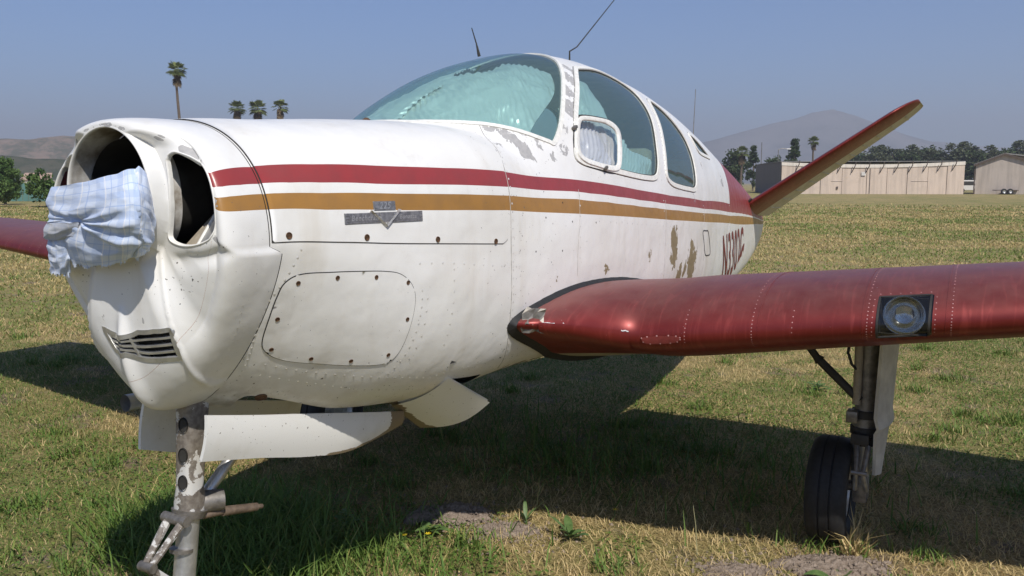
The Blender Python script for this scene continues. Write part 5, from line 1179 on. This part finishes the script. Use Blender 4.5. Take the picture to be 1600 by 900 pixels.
# behind the long hangar, right of the tail: (pixel-free) metres right, metres ahead, height
rowL = [(42, 165, 8.2, 'dense'), (46.5, 168, 8.8, 'cone'), (48.5, 150, 9.2, 'cone'), (52.5, 175, 7.2, 'dense'), (57, 180, 6.8, 'dense'), (64, 185, 6.0, 'euc_a')]
for k, (r, f, h, key) in enumerate(rowL): place_tree('evergreen_tree', key, r, f, h, f'{ordn[k]} dark tree from the left between the tail fuselage and the raised tail fin', 'trees left of the tail fin', k*1.3)
rowR = [(79, 190, 9.0, 'euc_a'), (83, 196, 10.2, 'euc_b'), (87, 190, 9.9, 'euc_a'), (92, 196, 10.1, 'dense'), (96, 190, 10.3, 'euc_a'), (101, 195, 10.9, 'euc_b'), (105, 192, 9.9, 'euc_a'), (110, 196, 9.7, 'dense'), (115, 198, 11.3, 'euc_b'), (119, 194, 9.9, 'euc_a'), (124, 200, 10.9, 'euc_a'), (129, 198, 10.3, 'dense'), (134, 200, 11.7, 'euc_b'), (139, 202, 10.5, 'euc_a'), (72, 192, 7.3, 'dense'), (85, 188, 8.6, 'dense'), (90, 188, 9.0, 'euc_b'), (99, 188, 9.0, 'dense'), (113, 190, 9.4, 'euc_a'), (121, 192, 9.6, 'dense')]
rowR += [(82 + 6.2*i, 208 + 4*(i % 3), 9.2 + 1.3*((i*7) % 4)/3, ('dense', 'euc_a', 'euc_b')[i % 3]) for i in range(11)]
rowR.sort(key=lambda a: a[0]/a[1])
for k, (r, f, h, key) in enumerate(rowR): place_tree('eucalyptus_tree', key, r, f, h, f'{ordn[k]} tree from the left in the row behind the hangars right of the tail fin', 'trees behind the hangars', k*2.1, 1.45)
place_tree('leafy_tree', 'leafy', -35.6, 61., 3.4, 'bushy green conical tree at the left edge of the picture', 'trees at the left edge', .5, 1.1)
for k, (r, f, h, lb) in enumerate([(-29.5, 55., 2.5, 'bright green bush in front of the small house at the left'), (-33.2, 56., 2.1, 'low green bush below the conical tree at the left edge'), (-26.6, 53., 1.7, 'small green bush nearest the airplane nose at the left'), (-41., 64., 3.4, 'dark bush at the extreme left behind the conical tree')]): place_tree('bush', 'bush', r, f, h, lb, 'bushes at the left edge', k*1.7, 1.1, 'bush')

def palm_meshes(seed, h, lean, skirt, cr=1.6):
    g = np.random.default_rng(seed); V = []; S = []; Vd = []
    top = np.array([lean*h, 0, h])
    def fan(p, d, L, out):
        d = d/np.linalg.norm(d); s = np.cross(d, (0, 0, 1.)); s /= np.linalg.norm(s)+1e-9; n = np.cross(s, d)
        for a in np.linspace(-1.25, 1.25, 11):
            e = d*math.cos(a) + s*math.sin(a); l = L*(.62 + .38*math.cos(a)); w_ = np.cross(e, n)*.045*cr; droop = np.array([0, 0, -.25*l])
            out.append(np.stack([p, p + e*l*.55 + w_, p + e*l + droop*g.uniform(.5, 1.3), p + e*l*.55 - w_]))
    for k in range(46):
        az = g.uniform(0, 2*math.pi); el = g.uniform(-.55, 1.35); d = np.array([math.cos(az)*math.cos(el), math.sin(az)*math.cos(el), math.sin(el)]); st = top + d*cr*g.uniform(.35, .55); n0 = len(V); fan(st, d + np.array([0, 0, -.15]), cr*g.uniform(.5, .68), V); S.append(np.full((len(V)-n0)*4, np.clip(g.normal(.35 + .3*el, .2), 0, 1)))
        V.append(np.stack([top, top + np.array([.02, .02, 0]), st + np.array([.02, 0, .0]), st])); S.append(np.full(4, .4))
    Sd = []
    for k in range(skirt):
        az = g.uniform(0, 2*math.pi); zz = g.uniform(0, 1); d = np.array([math.cos(az)*.5, math.sin(az)*.5, -.9]); n0 = len(Vd); fan(top + np.array([math.cos(az)*.2, math.sin(az)*.2, -.1 - zz*cr*.9]), d, cr*g.uniform(.4, .6), Vd); Sd.append(np.full((len(Vd)-n0)*4, g.random()))
    P = np.vstack(V); cm = mesh_np('crown', P, np.arange(len(P)).reshape(-1, 4), {'shade': np.concatenate(S)}); cm.materials.append(M['frond'])
    P = np.vstack(Vd); dm = mesh_np('dead_frond_skirt', P, np.arange(len(P)).reshape(-1, 4), {'shade': np.concatenate(Sd)}); dm.materials.append(M['deadfrond'])
    b = MB(); ts = np.linspace(0, 1, 14); b.tube([(lean*h*t**1.5 + .12*math.sin(t*5), 0, h*t - .2*(t == 0)) for t in ts], [.26*(1-.45*t) for t in ts], 10); tm = bpy.data.meshes.new('trunk'); tm.from_pydata(b.v, [], b.f); tm.materials.append(M['bark'])
    return cm, dm, tm
def palm(seed, r, f, h, label, lean=0., skirt=16, cr=1.6, rot=0.):
    e = empty('palm_tree', bgp(r, f, 0)); e.rotation_euler = (0, 0, BROT + rot); tag(e, label, 'palm tree'); cm, dm, tm = palm_meshes(seed, h, lean, skirt, cr); obj('crown', cm, None, e, None, False); obj('dead_frond_skirt', dm, None, e, None, False); obj('trunk', tm, None, e)
palm(1, -44.6, 118, 16.3, 'tall lone palm with a thin curved trunk above the airplane nose', -.012, 14, 1.55)
palm(2, -47.6, 152, 14.2, 'leftmost of the three palm crowns close together above the cowling', 0, 22, 1.7, .5)
palm(3, -44.0, 152, 14.2, 'middle and fullest of the three palm crowns above the cowling', 0, 30, 1.95, 1.5)
palm(4, -39.8, 151, 14.4, 'rightmost of the three palm crowns above the cowling, set slightly apart', .0, 26, 1.6, 2.5)
palm(5, 57.2, 166, 9.3, 'short palm with a brown trunk rising behind the long hangar roof', 0, 14, 1.25, 1.)
palm(6, 41.6, 158, 6.9, 'shaggy palm with a thick skirt of dead fronds left of the long hangar', 0, 60, 1.5, 2.)

# ---------------------------------------------------------------- buildings
def panel_mat(name, c, rough=.7):
    q = NT(name); k = q.coord(); st = q.noise(2.2, 5, .65, q.vec(k, (1., 1., .08))); n = q.noise(.7, 4, .6, k)
    col = q.mix(q.step(st, .38, .72), tuple(v*1.06 for v in c), tuple(v*.82 for v in c)); col = q.mix(q.math('MULTIPLY', q.step(n, .45, .75), .35), col, tuple(v*.72 for v in c)); q.P(Base_Color=col, Roughness=rough); return q.m
M['tan'] = panel_mat('sun bleached tan sheet metal', (.58, .475, .39)); M['tan2'] = panel_mat('beige stucco', (.47, .405, .35)); M['greyboard'] = panel_mat('weathered grey boards', (.125, .11, .105)); M['fascia'] = panel_mat('dirty white fascia', (.70, .64, .56)); M['roof'] = panel_mat('dull grey roof sheet', (.30, .29, .275)); M['brownpost'] = simple('dark brown steel', (.09, .065, .05), .7); M['trimw'] = simple('pale trim', (.60, .58, .55), .6)
H1 = empty('long_hangar', bgp(37.1, 120, 0)); H1.rotation_euler = (0, 0, BROT + math.atan2(-(-4.), 25.)*-1); tag(H1, 'long tan sheet metal hangar with dark brackets along its eave behind the tail', 'hangar')
# local frame of the hangar: x along the front, y back, z up
Lh = 23.6; zt = lambda x: 4.35 - .35*math.sin(math.pi*min(1, max(0, x/Lh)))
edges = [0, 2.6, 5.2, 8.0, 11.2, 13.8, 16.4, 19.0, 21.4, Lh]
for i in range(len(edges)-1):
    a, b_ = edges[i] + .03, edges[i+1] - .03
    MB().prism([(a, .05*(i % 2), 0), (b_, .05*(i % 2), 0), (b_, .05*(i % 2), zt(b_)-.42), (a, .05*(i % 2), zt(a)-.42)], (0, .08, 0)).build('door_panel', M['tan'], H1, smooth=False)
MB().prism([(.02, .2, 0), (Lh-.02, .2, 0), (Lh-.02, .2, 3.7), (.02, .2, 3.7)], (0, .1, 0)).build('front_frame', M['brownpost'], H1, smooth=False)
n = 24; b = MB()
for i in range(n): x0, x1 = Lh*i/n, Lh*(i+1)/n; b.prism([(x0, -.06, zt(x0)-.45), (x1, -.06, zt(x1)-.45), (x1, -.06, zt(x1)), (x0, -.06, zt(x0))], (0, .30, 0))
b.build('fascia', M['fascia'], H1, smooth=False)
MB().prism([(0, .32, 0), (0, 30, 0), (0, 30, 4.5), (0, .32, 4.4)], (.15, 0, 0)).build('end_wall', M['greyboard'], H1, smooth=False); MB().prism([(Lh, .32, 0), (Lh, 20, 0), (Lh, 20, 4.4), (Lh, .32, 4.3)], (-.15, 0, 0)).build('end_wall', M['tan2'], H1, smooth=False)
MB().prism([(-.1, .30, 4.42), (Lh+.1, .30, 4.36), (Lh+.1, 30, 4.7), (-.1, 30, 4.6)], (0, 0, .06)).build('roof', M['roof'], H1, smooth=False)
for i in range(12):
    x0 = 2.2 + i*(Lh-2.6)/11.5; z0 = zt(x0); MB().tube([(x0-.35, -.10, z0-1.15), (x0, -.55, z0-.25), (x0+.08, -.6, z0+.32)], .06, 6).build('eave_bracket', M['brownpost'], H1)
MB().box((10.75, -.08, 2.75), (.55, .03, .5)).build('notice_board', M['trimw'], H1, smooth=False); MB().box((7.4, -.09, .85), (.22, .08, .35)).build('wall_box', M['brownpost'], H1, smooth=False); MB().box((11.6, -.05, 1.75), (.05, .08, 3.4)).build('door_rail', M['brownpost'], H1, smooth=False); MB().box((2.4, -.09, .95), (.25, .08, .3)).build('wall_box', M['brownpost'], H1, smooth=False)
for x0, w_ in ((6.6, 1.5), (16.9, 2.2)): MB().tube([(x0, -.03, 1.75), (x0+w_, -.03, 1.75)], .03, 5).build('door_crossbar', M['tan2'], H1)
H2 = empty('gable_hangar', bgp(62.8, 118, 0)); H2.rotation_euler = (0, 0, BROT - .50); tag(H2, 'smaller beige hangar with a low gable roof at the right edge', 'hangar')
MB().prism([(0, 0, 0), (6.9, 0, 0), (6.9, 0, 4.1), (3.3, 0, 5.35), (0, 0, 4.0)], (0, .2, 0)).build('gable_wall', M['tan2'], H2, smooth=False)
MB().prism([(6.9, -.01, 0), (9.5, -.6, 0), (9.5, -.6, 4.1), (6.9, -.01, 4.1)], (0, .2, 0)).build('pale_end_panel', M['fascia'], H2, smooth=False)
MB().prism([(0, .2, 0), (0, 16, 0), (0, 16, 4.0), (0, .2, 4.0)], (.15, 0, 0)).build('side_wall', M['tan2'], H2, smooth=False)
MB().prism([(-.3, -.3, 3.88), (3.3, -.3, 5.35), (3.3, 16, 5.35), (-.3, 16, 3.88)], (0, 0, .14)).build('roof_slope', M['roof'], H2, smooth=False); MB().prism([(3.3, -.3, 5.35), (10.0, -.8, 4.35), (10.0, 16, 4.35), (3.3, 16, 5.35)], (0, 0, .14)).build('roof_slope', M['roof'], H2, smooth=False)
MB().prism([(-.3, -.34, 3.72), (3.3, -.34, 5.19), (3.3, -.34, 5.45), (-.3, -.34, 3.98)], (0, .05, 0)).build('bargeboard', M['brownpost'], H2, smooth=False); MB().prism([(3.3, -.34, 5.19), (7.0, -.34, 4.05), (7.0, -.34, 4.3), (3.3, -.34, 5.45)], (0, .05, 0)).build('bargeboard', M['brownpost'], H2, smooth=False); MB().box((-.12, .1, 2.0), (.16, .2, 4.0)).build('corner_post', M['brownpost'], H2, smooth=False)
tr = empty('trailer', bgp(65.6, 115.5, 0)); tr.rotation_euler = (0, 0, BROT); tag(tr, 'small low trailer with two black wheels against the gable hangar', 'trailer')
for dx in (-.42, .42):
    we = MB().lathe([(.2, -.1), (.34, -.12), (.38, -.06), (.38, .06), (.34, .12), (.2, .1)], (dx, -.3, .38), 'Y', 24).build('tyre', M['black'], tr); MB().lathe([(.2, -.09), (.12, -.05), (.001, -.06)], (dx, -.3, .38), 'Y', 16).build('rim', M['alu'], tr)
MB().box((.1, .25, .55), (3.0, .9, .10)).build('bed', M['brownpost'], tr, smooth=False); MB().tube([(1.6, .25, .5), (2.5, .25, .45)], .04, 6).build('drawbar', M['brownpost'], tr)
vn = empty('parked_van', bgp(72.6, 139, 0)); vn.rotation_euler = (0, 0, BROT); tag(vn, 'white van parked in the gap between the two hangars', 'van')
b = MB(); b.prism([(-1.6, -.9, .35), (1.6, -.9, .35), (1.75, -.9, .9), (1.35, -.9, 1.15), (.9, -.9, 1.95), (-1.55, -.9, 1.95), (-1.65, -.9, 1.2)], (0, 1.8, 0)); b.build('body', M['trimw'], vn, smooth=False, bevel=.06)
MB().prism([(-1.3, -.92, 1.15), (.95, -.92, 1.15), (.72, -.92, 1.75), (-1.3, -.92, 1.75)], (0, .01, 0)).build('side_glass', M['dark'], vn, smooth=False)
for dx in (-1.05, 1.05): MB().lathe([(.12, -.11), (.3, -.12), (.34, -.06), (.34, .06), (.3, .12)], (dx, -.85, .34), 'Y', 20).build('tyre', M['black'], vn)
for k, (r, f, h, arm, lb) in enumerate([(41.4, 145, 8.2, 0, 'thin pole standing left of the long hangar'), (44.8, 147, 7.0, 1.4, 'lamp post with a short arm above the grey hangar end wall')]):
    e = empty('light_pole', bgp(r, f, 0)); e.rotation_euler = (0, 0, BROT); tag(e, lb, 'pole'); MB().tube([(0, 0, 0), (0, 0, h)], [.09, .06], 8).build('post', M['steel'], e)
    if arm: MB().tube([(0, 0, h), (.4, 0, h+.25), (arm, 0, h+.2)], .05, 8).build('arm', M['steel'], e); MB().box((arm + .3, 0, h+.18), (.75, .3, .18), None, .04).build('lamp_head', M['trimw'], e)
hs = empty('house', bgp(-64.5, 118, 0)); hs.rotation_euler = (0, 0, BROT + .2); hs.scale = (.5, .5, .8); tag(hs, 'small cream house with a tiled roof behind the bushes at the left', 'house')
MB().box((0, 2.5, 1.2), (7.0, 5, 2.4)).build('wall', M['fascia'], hs, smooth=False); MB().prism([(-3.9, -.4, 2.35), (3.9, -.4, 2.35), (3.4, 2.5, 3.5), (-3.4, 2.5, 3.5)], (0, 0, .1)).build('roof', M['tile'] if 'tile' in M else panel_mat('terracotta roof', (.36, .25, .20)), hs, smooth=False); MB().box((1.6, -.03, 1.25), (1.0, .06, 1.1)).build('window', M['dark'], hs, smooth=False); MB().box((-1.2, -.03, 1.0), (.9, .06, 2.0)).build('door', M['brownpost'], hs, smooth=False)
fc = empty('fence', bgp(-36.8, 72, 0)); fc.rotation_euler = (0, 0, BROT); tag(fc, 'low teal fence in front of the small house at the left', 'fence')
tm_ = panel_mat('teal fence paint', (.09, .20, .18))
for i in range(12): MB().box((i*.5-5, 0, .75), (.46, .04, 1.5)).build('board', tm_, fc, smooth=False)

# ---------------------------------------------------------------- hills
def hill_mat(name, c1, c2, c3, sc_):
    q = NT(name); c = q.coord(); a = q.noise(sc_, 6, .65, c); b = q.noise(sc_*7, 5, .7, c); v = q.step(q.math('ADD', q.math('MULTIPLY', a, .6), q.math('MULTIPLY', b, .45)), .46, .60)
    col = q.mix(v, q.mix(q.step(b, .35, .65), c1, c2), c3); q.P(Base_Color=col, Roughness=1., Specular_IOR_Level=0., Normal=q.bump(b, .6, 2.)); return q.m
def hill(name, f0, depth, prof, mat, seed, sc_, amp):
    """prof: (r, height) at distance f0 + depth/2"""
    prof = np.array(prof, float); r = np.linspace(prof[0, 0], prof[-1, 0], 220); f = np.linspace(-1, 1, 46); Rr, Ff = np.meshgrid(r, f, indexing='ij')
    hgt = np.interp(Rr, prof[:, 0], prof[:, 1]); env = np.clip(1 - np.abs(Ff)**1.4, 0, 1)
    z = hgt*env*(1 - .22*(1-env)) + amp*(fbm(Rr/sc_, Ff*depth/sc_/2, seed, 5)-.5)*np.clip(env*2.5, 0, 1) - 2; rid = np.abs(fbm(Rr/sc_*1.7, Ff*depth/sc_/3, seed+7, 4)-.5); z = z - amp*1.1*(1-rid*4).clip(0, 1)*np.clip(env*2, 0, 1)*np.clip((1-env)*3, 0, 1)
    P = np.stack([CAM[0] + FW[0]*(f0 + depth*(Ff+1)/2) + RT[0]*Rr, CAM[1] + FW[1]*(f0 + depth*(Ff+1)/2) + RT[1]*Rr, z], -1).reshape(-1, 3)
    return obj(name, mesh_np(name, P, grid_faces(np.ones((219, 45), bool))), mat, None, 'structure')
M['scrub'] = hill_mat('dry scrub hillside', (.20, .145, .105), (.26, .19, .14), (.085, .085, .050), .03); M['rock'] = hill_mat('bare mountain', (.14, .14, .135), (.21, .20, .19), (.09, .10, .095), .006)
def px_prof(pts, f): return [((u-800)/1350*f, (286-v)/1350*f + 1.5) for u, v in pts]
hill('hill_near', 700, 500, [(-900, 0), (-700, 30), (-640, 44), (-565, 53), (-522, 51), (-470, 56), (-400, 60), (-300, 52), (-200, 40), (-80, 20), (60, 0)], M['scrub'], 5, 90., 14.)
hill('hill_low', 330, 150, [(-420, 0), (-330, 14), (-260, 18), (-200, 14), (-120, 6), (-60, 0)], hill_mat('wooded slope', (.07, .075, .05), (.11, .10, .07), (.045, .06, .035), .08), 8, 40., 6.)
hill('mountain', 2100, 1300, px_prof([(900, 286), (1000, 250), (1085, 222), (1140, 210), (1190, 199), (1235, 190), (1262, 179), (1290, 175), (1320, 182), (1360, 196), (1410, 213), (1470, 228), (1540, 242), (1640, 262), (1800, 286)], 2750), M['rock'], 12, 420., 26.)
hill('mountain_far', 3050, 500, px_prof([(700, 286), (850, 262), (1000, 240), (1120, 238), (1300, 232), (1450, 222), (1560, 232), (1700, 240), (1900, 286)], 3300), M['rock'], 15, 500., 20.)
wl = [(-335, 640, 'pale house highest among those dotted on the left hillside', 9), (-318, 620, 'pale house beside the highest one on the left hillside', 7), (-300, 600, 'long pale house on the left hillside nearest the airplane nose', 12), (-352, 610, 'small pale house on the left hillside above the conical tree', 6)]
# ---------------------------------------------------------------- air
hz = MB().box((0, 0, 136), (8600, 8600, 276)).build('haze', None, None, 'stuff', False)
hm = bpy.data.materials.new('summer haze'); hm.use_nodes = True; t_ = hm.node_tree; t_.nodes.remove(t_.nodes['Principled BSDF']); pv = t_.nodes.new('ShaderNodeVolumePrincipled'); pv.inputs['Color'].default_value = (.76, .78, .87, 1); pv.inputs['Density'].default_value = .00058; pv.inputs['Anisotropy'].default_value = 0.1
t_.links.new(pv.outputs[0], t_.nodes['Material Output'].inputs['Volume']); hz.data.materials.clear(); hz.data.materials.append(hm)
tag(hz, 'pale summer haze over the field and mountains', 'haze')
